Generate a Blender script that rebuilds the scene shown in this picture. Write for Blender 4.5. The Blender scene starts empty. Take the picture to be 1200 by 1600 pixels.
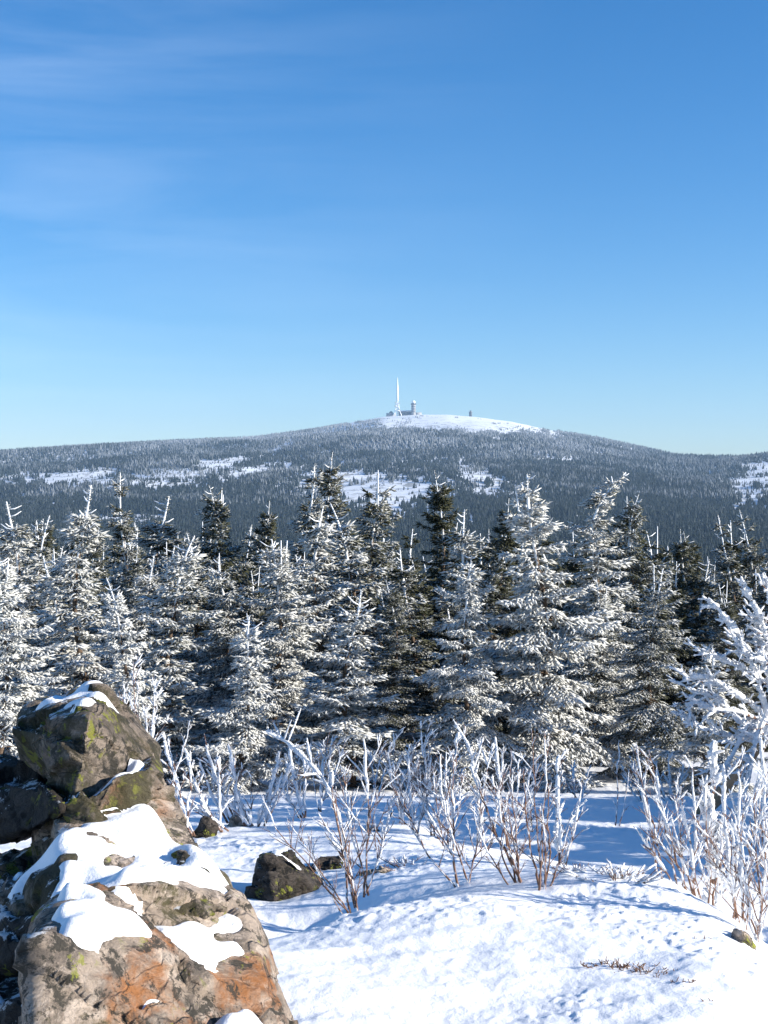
import bpy, bmesh, math, random
import numpy as np
from mathutils import Vector
from mathutils.bvhtree import BVHTree

R = math.radians
sc = bpy.context.scene
COL = sc.collection

# ------------------------------------------------------------------ camera
CAM_Z = 3.0
F = 2200.0                      # focal length in photo pixels (photo is 1200 x 1600)
TH = math.atan(40 / F)          # slight downward tilt
cam = bpy.data.cameras.new('camera')
cam.sensor_fit = 'VERTICAL'; cam.sensor_height = 24.0
cam.lens = 24.0 * F / 1600.0
cam.clip_start = 0.1; cam.clip_end = 20000
camo = bpy.data.objects.new('camera', cam)
camo.location = (0, 0, CAM_Z); camo.rotation_euler = (math.pi / 2 - TH, 0, 0)
COL.objects.link(camo); sc.camera = camo

# ------------------------------------------------------------------ sky + sun
SUN_AZ, SUN_EL = 78.0, 19.5     # azimuth from straight behind the camera towards the right
sun_dir = Vector((math.cos(R(SUN_EL)) * math.sin(R(SUN_AZ)), -math.cos(R(SUN_EL)) * math.cos(R(SUN_AZ)), math.sin(R(SUN_EL))))
sl = bpy.data.lights.new('sun', 'SUN'); sl.energy = 4.8; sl.angle = R(0.53); sl.color = (1.0, 0.93, 0.82)
so = bpy.data.objects.new('sun', sl); so.rotation_euler = sun_dir.to_track_quat('Z', 'Y').to_euler(); COL.objects.link(so)

w = bpy.data.worlds.new('World'); sc.world = w; w.use_nodes = True
nt = w.node_tree; nt.nodes.clear()
N = nt.nodes.new; L = nt.links.new
out = N('ShaderNodeOutputWorld'); bg = N('ShaderNodeBackground'); sky = N('ShaderNodeTexSky')
sky.sky_type = 'NISHITA'; sky.sun_disc = False; sky.sun_elevation = R(SUN_EL)
sky.sun_rotation = R(180 - SUN_AZ)
sky.air_density = 1.0; sky.dust_density = 0.25; sky.ozone_density = 3.0; sky.altitude = 1000
bg.inputs['Strength'].default_value = 0.077
hs = N('ShaderNodeHueSaturation'); hs.inputs['Saturation'].default_value = 1.28; tint = N('ShaderNodeMix'); tint.data_type = 'RGBA'; tint.blend_type = 'MULTIPLY'; tint.inputs['Factor'].default_value = 1; tint.inputs['B'].default_value = (0.95, 0.99, 1.09, 1); L(sky.outputs['Color'], tint.inputs['A']); L(tint.outputs['Result'], hs.inputs['Color'])
tc = N('ShaderNodeTexCoord'); mp = N('ShaderNodeMapping'); mp.vector_type = 'POINT'
mp.inputs['Rotation'].default_value = (0, R(13), R(8)); mp.inputs['Scale'].default_value = (1.8, 1.8, 16.0)
L(tc.outputs['Generated'], mp.inputs['Vector'])
nz = N('ShaderNodeTexNoise'); nz.inputs['Scale'].default_value = 1.6; nz.inputs['Detail'].default_value = 7; nz.inputs['Roughness'].default_value = 0.55
nz.inputs['Distortion'].default_value = 0.5
L(mp.outputs['Vector'], nz.inputs['Vector'])
cr = N('ShaderNodeMapRange'); cr.inputs['From Min'].default_value = 0.38; cr.inputs['From Max'].default_value = 0.85
cr.inputs['To Max'].default_value = 0.2; L(nz.outputs['Fac'], cr.inputs['Value'])
sx = N('ShaderNodeSeparateXYZ'); L(tc.outputs['Generated'], sx.inputs['Vector'])
lm = N('ShaderNodeMapRange'); lm.inputs['From Min'].default_value = 0.12; lm.inputs['From Max'].default_value = -0.24; L(sx.outputs['X'], lm.inputs['Value'])
mu = N('ShaderNodeMath'); mu.operation = 'MULTIPLY'; L(cr.outputs['Result'], mu.inputs[0]); L(lm.outputs['Result'], mu.inputs[1])
mx = N('ShaderNodeMix'); mx.data_type = 'RGBA'; mx.inputs['B'].default_value = (6.5, 7.6, 9.0, 1)
L(mu.outputs['Value'], mx.inputs['Factor']); L(hs.outputs['Color'], mx.inputs['A'])
L(mx.outputs['Result'], bg.inputs['Color']); L(bg.outputs['Background'], out.inputs['Surface'])

vs = sc.view_settings; vs.view_transform = 'Standard'; vs.look = 'None'; vs.exposure = 1.1; vs.gamma = 1.0; vs.use_curve_mapping = False
sc.render.engine = 'CYCLES'
sc.cycles.volume_bounces = 0; sc.cycles.max_bounces = 5; sc.cycles.diffuse_bounces = 2

def P(px, py, Y):
    """world point seen at photo pixel (px, py) at forward distance Y"""
    xc, yc = (px - 600) / F, (800 - py) / F
    dy = math.cos(TH) + yc * math.sin(TH); dz = yc * math.cos(TH) - math.sin(TH)
    s = Y / dy
    return Vector((xc * s, Y, CAM_Z + dz * s))

# ------------------------------------------------------------------ numpy noise
_rng = np.random.default_rng(11)
_perm = np.concatenate([_rng.permutation(256)] * 2).astype(np.int64)
_grad = _rng.normal(size=(256, 3)); _grad /= np.linalg.norm(_grad, axis=1)[:, None]
def gnoise(p):
    p = np.asarray(p, float); i = np.floor(p).astype(np.int64); f = p - i; i &= 255
    u = f * f * f * (f * (f * 6 - 15) + 10)
    res = 0
    for dx in (0, 1):
        for dy in (0, 1):
            for dz in (0, 1):
                h = _perm[(_perm[(_perm[(i[:, 0] + dx) & 255] + i[:, 1] + dy) & 255] + i[:, 2] + dz) & 255]
                g = _grad[h]; d = f - np.array([dx, dy, dz])
                wgt = (u[:, 0] if dx else 1 - u[:, 0]) * (u[:, 1] if dy else 1 - u[:, 1]) * (u[:, 2] if dz else 1 - u[:, 2])
                res = res + wgt * (g * d).sum(1)
    return res * 1.6
def fbm(p, o=4, rough=0.5, lac=2.03):
    p = np.asarray(p, float); r = 0; a = 1.0; t = 0
    for k in range(o):
        r = r + a * gnoise(p + 17.3 * k); t += a; a *= rough; p = p * lac
    return r / t
def n2(x, y, s, o=3, z=0.0, rough=0.5):
    x = np.asarray(x, float); y = np.asarray(y, float)
    return fbm(np.stack([x.ravel() * s, y.ravel() * s, np.full(x.size, z)], 1), o, rough).reshape(x.shape)
def sstep(a, b, x):
    t = np.clip((x - a) / (b - a), 0, 1); return t * t * (3 - 2 * t)

# ------------------------------------------------------------------ mesh helpers
def mesh_from(name, V, Fc, mat, smooth=False, quads=False):
    """V (n,3), Fc (m,3) or (m,4) arrays, or a list of both kinds"""
    me = bpy.data.meshes.new(name)
    V = np.asarray(V, np.float32); groups = Fc if isinstance(Fc, list) else [Fc]
    groups = [np.asarray(g, np.int32) for g in groups if len(g)]
    loops = np.concatenate([g.ravel() for g in groups]); cnt = np.concatenate([np.full(len(g), g.shape[1], np.int32) for g in groups])
    me.vertices.add(len(V)); me.vertices.foreach_set('co', V.ravel())
    me.loops.add(len(loops)); me.loops.foreach_set('vertex_index', loops)
    me.polygons.add(len(cnt)); st = np.zeros(len(cnt), np.int32); st[1:] = np.cumsum(cnt)[:-1]
    me.polygons.foreach_set('loop_start', st)
    try: me.polygons.foreach_set('loop_total', cnt)
    except Exception: pass
    if smooth: me.polygons.foreach_set('use_smooth', np.ones(len(cnt), bool))
    me.update(calc_edges=True); me.validate()
    me.materials.append(mat)
    return me
def link(name, me, parent=None, loc=None):
    o = bpy.data.objects.new(name, me); COL.objects.link(o)
    if parent: o.parent = parent
    if loc is not None: o.location = loc
    return o
def tag(o, label, cat, group=None, kind=None):
    if label: o['label'] = label
    if cat: o['category'] = cat
    if group: o['group'] = group
    if kind: o['kind'] = kind
    return o
def empty(name, loc=(0, 0, 0), rz=0):
    o = bpy.data.objects.new(name, None); COL.objects.link(o); o.location = loc; o.rotation_euler = (0, 0, rz)
    o.empty_display_size = 0.2
    return o

class MB:
    """collects tubes and raw pieces into one mesh"""
    def __init__(s): s.V = []; s.T = []; s.Q = []; s.n = 0
    def add(s, V, T=None, Q=None):
        V = np.asarray(V, float)
        if T is not None and len(T): s.T.append(np.asarray(T) + s.n)
        if Q is not None and len(Q): s.Q.append(np.asarray(Q) + s.n)
        s.V.append(V); s.n += len(V)
    def tube(s, pts, rad, k=5, tip=True):
        pts = np.asarray(pts, float); n = len(pts); rad = np.asarray(rad, float)
        if rad.ndim == 0: rad = np.full(n, float(rad))
        d = np.gradient(pts, axis=0); d /= np.linalg.norm(d, axis=1)[:, None] + 1e-9
        a = np.array([0.31, 0.2, 0.93]) if abs(d[:, 2]).mean() < 0.8 else np.array([1.0, 0.1, 0])
        e1 = np.cross(d, a); e1 /= np.linalg.norm(e1, axis=1)[:, None] + 1e-9; e2 = np.cross(d, e1)
        an = np.arange(k) * 2 * math.pi / k
        V = pts[:, None] + rad[:, None, None] * (np.cos(an)[None, :, None] * e1[:, None] + np.sin(an)[None, :, None] * e2[:, None])
        V = V.reshape(-1, 3)
        i = np.arange(n - 1)[:, None] * k; j = np.arange(k)[None]; j2 = (j + 1) % k
        Q = np.stack([i + j, i + j2, i + k + j2, i + k + j], -1).reshape(-1, 4)
        T = []
        if tip:
            V = np.vstack([V, pts[-1] + d[-1] * rad[-1] * 0.8, pts[0] - d[0] * rad[0] * 0.3]); m = n * k
            jj = np.arange(k); b = (n - 1) * k
            T = np.vstack([np.stack([b + jj, b + (jj + 1) % k, np.full(k, m)], 1), np.stack([(jj + 1) % k, jj, np.full(k, m + 1)], 1)])
        s.add(V, T, Q)
    def box(s, c, sz, rz=0, bev=0):
        x, y, z = sz[0] / 2, sz[1] / 2, sz[2] / 2
        V = np.array([(sx * x, sy * y, sz_ * z) for sz_ in (-1, 1) for sx, sy in ((-1, -1), (1, -1), (1, 1), (-1, 1))])
        cs, sn = math.cos(rz), math.sin(rz); V = V @ np.array([[cs, sn, 0], [-sn, cs, 0], [0, 0, 1]]) + np.array(c)
        s.add(V, None, [(0, 3, 2, 1), (4, 5, 6, 7), (0, 1, 5, 4), (1, 2, 6, 5), (2, 3, 7, 6), (3, 0, 4, 7)])
    def lathe(s, prof, c=(0, 0, 0), k=20):
        n = len(prof); an = np.arange(k) * 2 * math.pi / k
        V = np.array([(r * math.cos(a) + c[0], r * math.sin(a) + c[1], z + c[2]) for r, z in prof for a in an])
        i = np.arange(n - 1)[:, None] * k; j = np.arange(k)[None]; j2 = (j + 1) % k
        Q = np.stack([i + j, i + j2, i + k + j2, i + k + j], -1).reshape(-1, 4)
        s.add(V, None, Q)
    def mesh(s, name, mat, smooth=False):
        g = []
        if s.T: g.append(np.vstack(s.T))
        if s.Q: g.append(np.vstack(s.Q))
        return mesh_from(name, np.vstack(s.V), g, mat, smooth)
    def build(s, name, mat, parent=None, smooth=False, loc=None):
        return link(name, s.mesh(name, mat, smooth), parent, loc)

# ------------------------------------------------------------------ materials
class Mat:
    def __init__(s, name, rough=0.8, spec=0.3):
        s.m = bpy.data.materials.new(name); s.m.use_nodes = True; s.t = s.m.node_tree
        s.b = s.t.nodes['Principled BSDF']; s.b.inputs['Roughness'].default_value = rough
        s.b.inputs['Specular IOR Level'].default_value = spec
    def n(s, ty, **kw):
        x = s.t.nodes.new(ty)
        for k, v in kw.items(): setattr(x, k, v)
        return x
    def l(s, a, b): s.t.links.new(a, b)
    def coord(s, out='Object'): return s.n('ShaderNodeTexCoord').outputs[out]
    def noise(s, scale, detail=5, rough=0.55, vec=None, dist=0):
        x = s.n('ShaderNodeTexNoise'); x.inputs['Scale'].default_value = scale; x.inputs['Detail'].default_value = detail
        x.inputs['Roughness'].default_value = rough; x.inputs['Distortion'].default_value = dist
        if vec is not None: s.l(vec, x.inputs['Vector'])
        return x.outputs['Fac']
    def ramp(s, v, a, b, lo=0.0, hi=1.0, smooth=True):
        x = s.n('ShaderNodeMapRange'); x.interpolation_type = 'SMOOTHSTEP' if smooth else 'LINEAR'
        x.inputs['From Min'].default_value = a; x.inputs['From Max'].default_value = b
        x.inputs['To Min'].default_value = lo; x.inputs['To Max'].default_value = hi; s.l(v, x.inputs['Value']); return x.outputs['Result']
    def math(s, op, a, b=None, c=None):
        x = s.n('ShaderNodeMath', operation=op)
        for i, v in enumerate((a, b, c)):
            if v is None: continue
            if isinstance(v, (int, float)): x.inputs[i].default_value = v
            else: s.l(v, x.inputs[i])
        return x.outputs[0]
    def mix(s, f, a, b):
        x = s.n('ShaderNodeMix', data_type='RGBA')
        for nme, v in (('Factor', f), ('A', a), ('B', b)):
            if isinstance(v, (int, float)): x.inputs[nme].default_value = v
            elif isinstance(v, tuple): x.inputs[nme].default_value = (*v, 1)
            else: s.l(v, x.inputs[nme])
        return x.outputs['Result']
    def dot(s, vec):
        g = s.n('ShaderNodeNewGeometry'); x = s.n('ShaderNodeVectorMath', operation='DOT_PRODUCT')
        s.l(g.outputs['Normal'], x.inputs[0]); v = Vector(vec).normalized(); x.inputs[1].default_value = v; return x.outputs['Value']
    def bump(s, h, strength=0.5, dist=0.02):
        x = s.n('ShaderNodeBump'); x.inputs['Strength'].default_value = strength; x.inputs['Distance'].default_value = dist
        s.l(h, x.inputs['Height']); s.l(x.outputs['Normal'], s.b.inputs['Normal'])
    def color(s, c):
        if isinstance(c, tuple): s.b.inputs['Base Color'].default_value = (*c, 1)
        else: s.l(c, s.b.inputs['Base Color'])

WIND = (-0.62, -0.45, 0.65)      # rime grows on this side
def mk_snow():
    m = Mat('snow', 0.55, 0.25); c = m.coord()
    a = m.noise(1.2, 4, vec=c); m.color(m.mix(a, (0.89, 0.905, 0.93), (0.94, 0.945, 0.95)))
    h = m.math('ADD', m.math('MULTIPLY', m.noise(22, 6, 0.6, c), 1.0), m.math('MULTIPLY', m.noise(95, 4, 0.65, c), 0.35))
    m.bump(h, 0.38, 0.02)
    return m.m
def mk_foliage():
    m = Mat('rimed_needles', 0.7, 0.25); c = m.coord()
    oi = m.n('ShaderNodeObjectInfo'); sep = m.n('ShaderNodeSeparateColor'); m.l(oi.outputs['Color'], sep.inputs['Color'])
    d = m.dot(WIND)
    big = m.noise(3.4, 3, 0.5, c); fine = m.noise(14, 3, 0.6, c)
    v = m.math('ADD', m.math('MULTIPLY', d, 0.34), m.math('MULTIPLY', m.math('SUBTRACT', big, 0.5), 1.45))
    v = m.math('ADD', v, m.math('MULTIPLY', m.math('SUBTRACT', fine, 0.5), 0.65))
    v = m.math('ADD', v, sep.outputs['Red'])
    f = m.ramp(v, 0.38, 0.86)
    green = m.mix(m.noise(9, 3, vec=c), (0.014, 0.024, 0.011), (0.060, 0.056, 0.025))
    frost = m.mix(fine, (0.46, 0.46, 0.425), (0.78, 0.79, 0.79))
    m.color(m.mix(f, green, frost)); return m.m
def mk_trunk():
    m = Mat('rimed_bark', 0.85, 0.2); c = m.coord()
    at = m.n('ShaderNodeAttribute', attribute_name='rime')
    v = m.math('ADD', m.math('MULTIPLY', m.dot(WIND), 0.35), m.math('ADD', at.outputs['Fac'], m.math('MULTIPLY', m.math('SUBTRACT', m.noise(14, 4, vec=c), 0.5), 0.9)))
    m.color(m.mix(m.ramp(v, 0.4, 0.7), m.mix(m.noise(20, 5, vec=c), (0.045, 0.032, 0.022), (0.17, 0.12, 0.085)), (0.86, 0.88, 0.90)))
    m.bump(m.noise(40, 5, vec=c), 0.6, 0.01); return m.m
def mk_twig():
    m = Mat('twig_bark', 0.7, 0.3); c = m.coord()
    v = m.math('ADD', m.math('MULTIPLY', m.dot(WIND), 0.45), m.math('MULTIPLY', m.math('SUBTRACT', m.noise(18, 4, vec=c), 0.5), 1.6))
    m.color(m.mix(m.ramp(v, 0.30, 0.42), m.mix(m.noise(30, 4, vec=c), (0.07, 0.035, 0.025), (0.24, 0.135, 0.09)), (0.86, 0.88, 0.90)))
    return m.m
def mk_rime():
    m = Mat('rime_ice', 0.6, 0.3); c = m.coord()
    m.color(m.mix(m.noise(20, 3, vec=c), (0.80, 0.83, 0.88), (0.93, 0.935, 0.94)))
    m.bump(m.noise(90, 5, 0.65, c), 0.8, 0.02); return m.m
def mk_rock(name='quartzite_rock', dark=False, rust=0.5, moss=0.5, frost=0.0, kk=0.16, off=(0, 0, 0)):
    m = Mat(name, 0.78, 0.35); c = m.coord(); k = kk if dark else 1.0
    def warp(scale, amt):
        nn = m.n('ShaderNodeTexNoise'); nn.inputs['Scale'].default_value = scale; nn.inputs['Detail'].default_value = 4; m.l(c, nn.inputs['Vector'])
        sc_ = m.n('ShaderNodeVectorMath', operation='SCALE'); sc_.inputs['Scale'].default_value = amt; m.l(nn.outputs['Color'], sc_.inputs[0])
        wv = m.n('ShaderNodeVectorMath', operation='ADD'); m.l(c, wv.inputs[0]); m.l(sc_.outputs[0], wv.inputs[1]); return wv.outputs[0]
    mp_ = m.n('ShaderNodeMapping'); mp_.inputs['Rotation'].default_value = (R(20), R(-38), 0); mp_.inputs['Scale'].default_value = (1, 1, 2.4); m.l(warp(3, 0.25), mp_.inputs['Vector']); sv = mp_.outputs['Vector']
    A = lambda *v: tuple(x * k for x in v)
    base = m.mix(m.ramp(m.noise(5, 9, 0.7, sv), 0.38, 0.60), A(0.20, 0.165, 0.135), A(0.56, 0.45, 0.36))
    base = m.mix(m.ramp(m.noise(8, 7, 0.7, sv), 0.52, 0.64), base, A(0.72, 0.60, 0.50))                                  # pale pink quartz
    mo = m.n('ShaderNodeMapping'); mo.inputs['Location'].default_value = off; m.l(warp(4, 0.3), mo.inputs['Vector']); base = m.mix(m.ramp(m.noise(2.6, 6, 0.65, mo.outputs['Vector']), 0.60 - 0.10 * rust, 0.66, 0, 0.9 * rust), base, A(0.46, 0.17, 0.04))   # rust
    # black cracks and pits
    vo = m.n('ShaderNodeTexVoronoi', feature='DISTANCE_TO_EDGE'); vo.inputs['Scale'].default_value = 5.5
    mp2 = m.n('ShaderNodeMapping'); mp2.inputs['Rotation'].default_value = (R(10), R(-38), 0); mp2.inputs['Scale'].default_value = (.7, 1, 1.9); m.l(warp(9, 0.07), mp2.inputs['Vector']); m.l(mp2.outputs['Vector'], vo.inputs['Vector'])
    cm_ = m.ramp(m.noise(2.2, 3, vec=c), 0.40, 0.60, 0.0, 1.0); crack = m.math('MULTIPLY', m.ramp(vo.outputs['Distance'], 0.045, 0.0), cm_)
    base = m.mix(m.math('MULTIPLY', crack, 0.4), base, A(0.05, 0.04, 0.032))
    base = m.mix(m.ramp(m.noise(10, 9, 0.78, warp(9, 0.1)), 0.51 if dark else 0.52, 0.57, 0, 0.92), base, A(0.055, 0.052, 0.042))            # black lichen
    base = m.mix(m.ramp(m.noise(3.2, 8, 0.75, c), 0.60 - 0.16 * moss, 0.66 - 0.10 * moss, 0, 0.9), base, m.mix(m.noise(40, 4, .7, c), A(0.025, 0.026, 0.014), A(0.17, 0.15, 0.06)))  # olive moss
    li = m.math('MULTIPLY', m.ramp(m.noise(16, 5, 0.62, warp(20, 0.05)), 0.60 - 0.045 * moss, 0.635 - 0.045 * moss), m.ramp(m.noise(2.4, 3, 0.6, c), 0.50 - 0.08 * moss, 0.58 - 0.05 * moss))
    base = m.mix(m.math('MULTIPLY', li, 0.9), base, (0.36, 0.38, 0.05) if not dark else (0.24, 0.25, 0.035))                                                   # map lichen
    fv = m.math('ADD', m.math('MULTIPLY', m.dot((-0.45, -0.05, 0.9)), 0.9), m.math('MULTIPLY', m.math('SUBTRACT', m.noise(13, 9, 0.75, c), 0.5), 1.7))
    m.color(m.mix(m.ramp(fv, 0.93 - frost, 1.01 - frost), base, (0.86, 0.89, 0.93)))
    h = m.math('ADD', m.noise(11, 10, 0.74, sv), m.math('MULTIPLY', m.noise(55, 8, 0.75, c), 0.5)); h = m.math('SUBTRACT', h, m.math('MULTIPLY', crack, 0.45))
    m.bump(h, 1.0, 0.045); return m.m
def mk_far():
    m = Mat('far_trees', 0.9, 0.1); at = m.n('ShaderNodeAttribute', attribute_name='frost')
    m.color(m.mix(at.outputs['Fac'], (0.011, 0.018, 0.017), (0.56, 0.60, 0.66))); return m.m
def mk_mtn():
    m = Mat('mountain_snow', 0.8, 0.1); c = m.coord()
    a = m.ramp(m.noise(0.035, 8, 0.75, c), 0.50, 0.62, 0, 0.75)
    g = m.n('ShaderNodeSeparateXYZ'); m.l(c, g.inputs['Vector'])
    top = m.ramp(g.outputs['Z'], 170, 205, 1, 0.0)
    m.color(m.mix(m.math('MULTIPLY', a, top), (0.80, 0.83, 0.87), (0.12, 0.12, 0.10))); return m.m
def plain(name, c, rough=0.7, var=0.12, scale=3.0):
    m = Mat(name, rough); k = m.noise(scale, 4, vec=m.coord())
    m.color(m.mix(k, tuple(x * (1 - var) for x in c), tuple(min(1, x * (1 + var)) for x in c))); return m.m

M_snow = mk_snow(); M_fol = mk_foliage(); M_trunk = mk_trunk(); M_twig = mk_twig(); M_rime = mk_rime()
M_rock = mk_rock(); M_dark_rock = mk_rock('dark_rock', True, 0.3, 0.5); M_shade_rock = mk_rock('shade_black_rock', True, 0.3, 0.2, 0.05, 0.09); M_rust_rock = mk_rock('rust_stained_rock', False, 1.0, 0.3, off=(3.1, 1.7, 0.6)); M_moss_rock = mk_rock('mossy_rock', True, 0.6, 1.0, 0.03, 0.60); M_far = mk_far(); M_mtn = mk_mtn()  # near-black rock copy for the outcrop's left stack: its shade painted into the colour
M_white = plain('white_panel', (0.82, 0.83, 0.84), 0.5, 0.04, 0.1); M_conc = plain('concrete', (0.36, 0.36, 0.36), 0.85, 0.15, 0.2)
M_darkp = plain('dark_cladding', (0.08, 0.09, 0.11), 0.6, 0.2, 0.2); M_glass = plain('window_glass', (0.04, 0.05, 0.07), 0.15, 0.1, 1)
M_heath = plain('dry_heather', (0.15, 0.085, 0.055), 0.9, 0.4, 30)
M_redp = plain('red_paint', (0.45, 0.10, 0.08), 0.6, 0.1, 0.5)

# ------------------------------------------------------------------ terrain
_cp = [  # photo pixel x, y and distance of points on the near snow
 (470,1600,6.2),(700,1600,6.25),(900,1596,6.25),(1150,1600,6.2),
 (430,1530,6.8),(600,1520,6.9),(800,1510,7.0),(1000,1510,7.0),(1150,1520,6.9),(1200,1530,6.85),
 (610,1425,8.0),(720,1402,8.35),(850,1398,8.5),(960,1420,8.2),(1060,1430,8.1),(1130,1470,7.5),
 (900,1362,9.0),(980,1362,9.1),(1045,1376,8.95),(1120,1425,8.2),
 (380,1494,7.2),(480,1479,7.5),(560,1447,7.8),(592,1422,8.05),(380,1468,9.0),(450,1470,9.0),(520,1448,9.25),(560,1425,9.4),(600,1392,9.6),(480,1422,9.6),
 (430,1400,10.2),(330,1400,10.0),(350,1345,11.3),(420,1320,12.0),(520,1330,11.4),(600,1352,10.6),(690,1350,10.4),(780,1352,10.3),
 (640,1310,12.0),(740,1325,11.4),(330,1290,13.6),(430,1290,13.4),(560,1285,13.6),
 (860,1345,12.3),(950,1340,12.5),(1050,1350,12.2),(1150,1360,12.0),(1250,1370,11.8),
 (850,1290,14.6),(1000,1290,14.6),(1150,1290,14.6),(650,1280,14.6),(400,1262,15.8),(600,1262,15.8),(900,1262,16.4),(1150,1262,16.4),
 (100,1262,15.8),(0,1300,13.5)]
_cw = [P(*a) for a in _cp]
_cw += [Vector(v) for v in ((-4, 8, 0.3), (-4, 5, 0.8), (-3, 2, 1.0), (0, 2, 1.1), (0, 4.2, 0.85), (1.6, 4.5, 0.7), (3, 2, 0.6), (2.6, 6.5, 0.05), (2.75, 8, -0.1), (2.7, 9.5, -0.35), (4, 6, -0.5), (4, 9, -0.6), (-4, 12, -0.1), (-2.2, 6.5, 0.4), (5, 12, -0.7), (-6, 15, -0.8), (6, 15, -0.9), (-1.2, 5.4, 0.6))]
_C = np.array([(v.x, v.y, v.z) for v in _cw])
def _phi(r): return r * r * np.log(r + 1e-6)
def _solve():
    n = len(_C); K = _phi(np.linalg.norm(_C[:, None, :2] - _C[None, :, :2], axis=2)) + np.eye(n) * 0.02
    Pm = np.hstack([np.ones((n, 1)), _C[:, :2]]); A = np.zeros((n + 3, n + 3)); A[:n, :n] = K; A[:n, n:] = Pm; A[n:, :n] = Pm.T
    return np.linalg.solve(A, np.concatenate([_C[:, 2], np.zeros(3)]))
_W = _solve()
def near_z(x, y):
    x = np.clip(x, -6, 6); y = np.clip(y, 1.0, 18)
    sh = x.shape; x = x.ravel(); y = y.ravel(); o = np.zeros_like(x)
    for i in range(len(_C)): o += _W[i] * _phi(np.hypot(x - _C[i, 0], y - _C[i, 1]))
    return (o + _W[-3] + _W[-2] * x + _W[-1] * y).reshape(sh)
_tabY = np.log([14, 17, 20, 26, 40, 60, 100, 300, 600, 1000, 1300]); _tabZ = [-0.5, -0.78, -1.38, -2.0, -4.6, -9, -20, -55, -66, -62, -50]
_rid = np.array([  # photo x, skyline y, ridge distance
 (-900,735,3400),(-400,722,3700),(0,707,4000),(120,699,4050),(250,691,4150),(400,684,4300),(500,669,4450),(560,658,4560),(600,651,4630),(650,648,4665),(700,648,4665),
 (740,651,4640),(800,659,4560),(860,672,4450),(930,684,4300),(990,698,4150),(1050,712,3950),(1110,716,3700),(1160,716,3500),(1200,711,3400),(1400,700,3300),(1900,720,3300)], float)
def far_z(x, y):
    px = 600 + F * x / np.maximum(y, 1); rp = np.interp(px, _rid[:, 0], _rid[:, 1]); rY = np.interp(px, _rid[:, 0], _rid[:, 2])
    zr = CAM_Z + (760 - rp) / F * rY
    t = (y - 1300) / (rY - 1300); tt = np.clip(t, 0, 1)
    s = 0.72 * tt ** 1.15 + 0.28 * (tt * tt * (3 - 2 * tt))
    z = -50 + (zr + 50) * s
    z = np.where(t > 1, zr - (np.maximum(y - rY, 0) / 900) ** 2 * 120, z)
    und = n2(x, y, 1 / 520, 3, 3.3) * 34 * sstep(1250, 1900, y) * (1 - sstep(0.75, 1.0, t))
    return z + und
def height(x, y, detail=True):
    x = np.asarray(x, float); y = np.asarray(y, float)
    mid = np.interp(np.log(np.maximum(y, 14)), _tabY, _tabZ) + n2(x, y, 1 / 9, 2, 1.0) * 0.35 * sstep(17, 30, y) * (1 + y / 60).clip(0, 12)
    a = sstep(14.5, 18, y); hol = 0.24 * np.exp(-((x + .85) / .55) ** 2 - ((y - 8.75) / .5) ** 2) * sstep(-0.22, -0.45, x); z = (near_z(x, y) - hol) * (1 - a) + mid * a
    b = sstep(1200, 1400, y); z = z * (1 - b) + far_z(x, y) * b
    if detail:
        fade = 1 - sstep(20, 40, y)
        z = z + fade * (n2(x, y, 1.1, 3, 5) * 0.045 + n2(x, y, 5, 3, 6) * 0.009)
        cr_ = n2(x, y, 13, 3, 7, 0.6); patch = 0.25 + sstep(-0.05, 0.3, n2(x, y, 0.8, 3, 8))
        z = z + fade * (np.maximum(cr_, 0) ** 1.0 * 0.024 * patch + cr_ * 0.003)
        # wind carved ripples, longest on the shaded side
        z = z + fade * n2(x * 0.8 + y * 0.25, y * 3.2 - x * 0.8, 1.2, 2, 9) * 0.02
    return z
def hz(x, y): return float(height(np.array([x]), np.array([y]), False)[0])

def fan(ys, us, name, mat):
    U, Y = np.meshgrid(us, ys); X = U * (Y + 3); Z = height(X, Y)
    V = np.stack([X, Y, Z], -1).reshape(-1, 3); nr, nc = Y.shape
    i = np.arange(nr - 1)[:, None] * nc; j = np.arange(nc - 1)[None]
    Q = np.stack([i + j, i + j + 1, i + nc + j + 1, i + nc + j], -1).reshape(-1, 4)
    return link(name, mesh_from(name, V, Q, mat, True))
def geo(a, b, r): return np.exp(np.linspace(math.log(a), math.log(b), int(math.log(b / a) / r) + 2))
us = np.concatenate([np.linspace(-1.3, -0.27, 60)[:-1], np.linspace(-0.27, 0.27, 520), np.linspace(0.27, 1.3, 60)[1:]])
y1 = np.concatenate([np.linspace(-2.5, 3.0, 30)[:-1], geo(3, 6, .01)[:-1], geo(6, 17, 0.0028)[:-1], geo(17, 60, 0.012)[:-1], geo(60, 260, 0.03)])
ground = fan(y1, us, 'snow_ground', M_snow); ground['kind'] = 'structure'
us2 = np.linspace(-0.75, 0.75, 420)
mountain = fan(geo(259.5, 7000, 0.011), us2, 'mountain', M_mtn); mountain['kind'] = 'structure'

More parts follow.
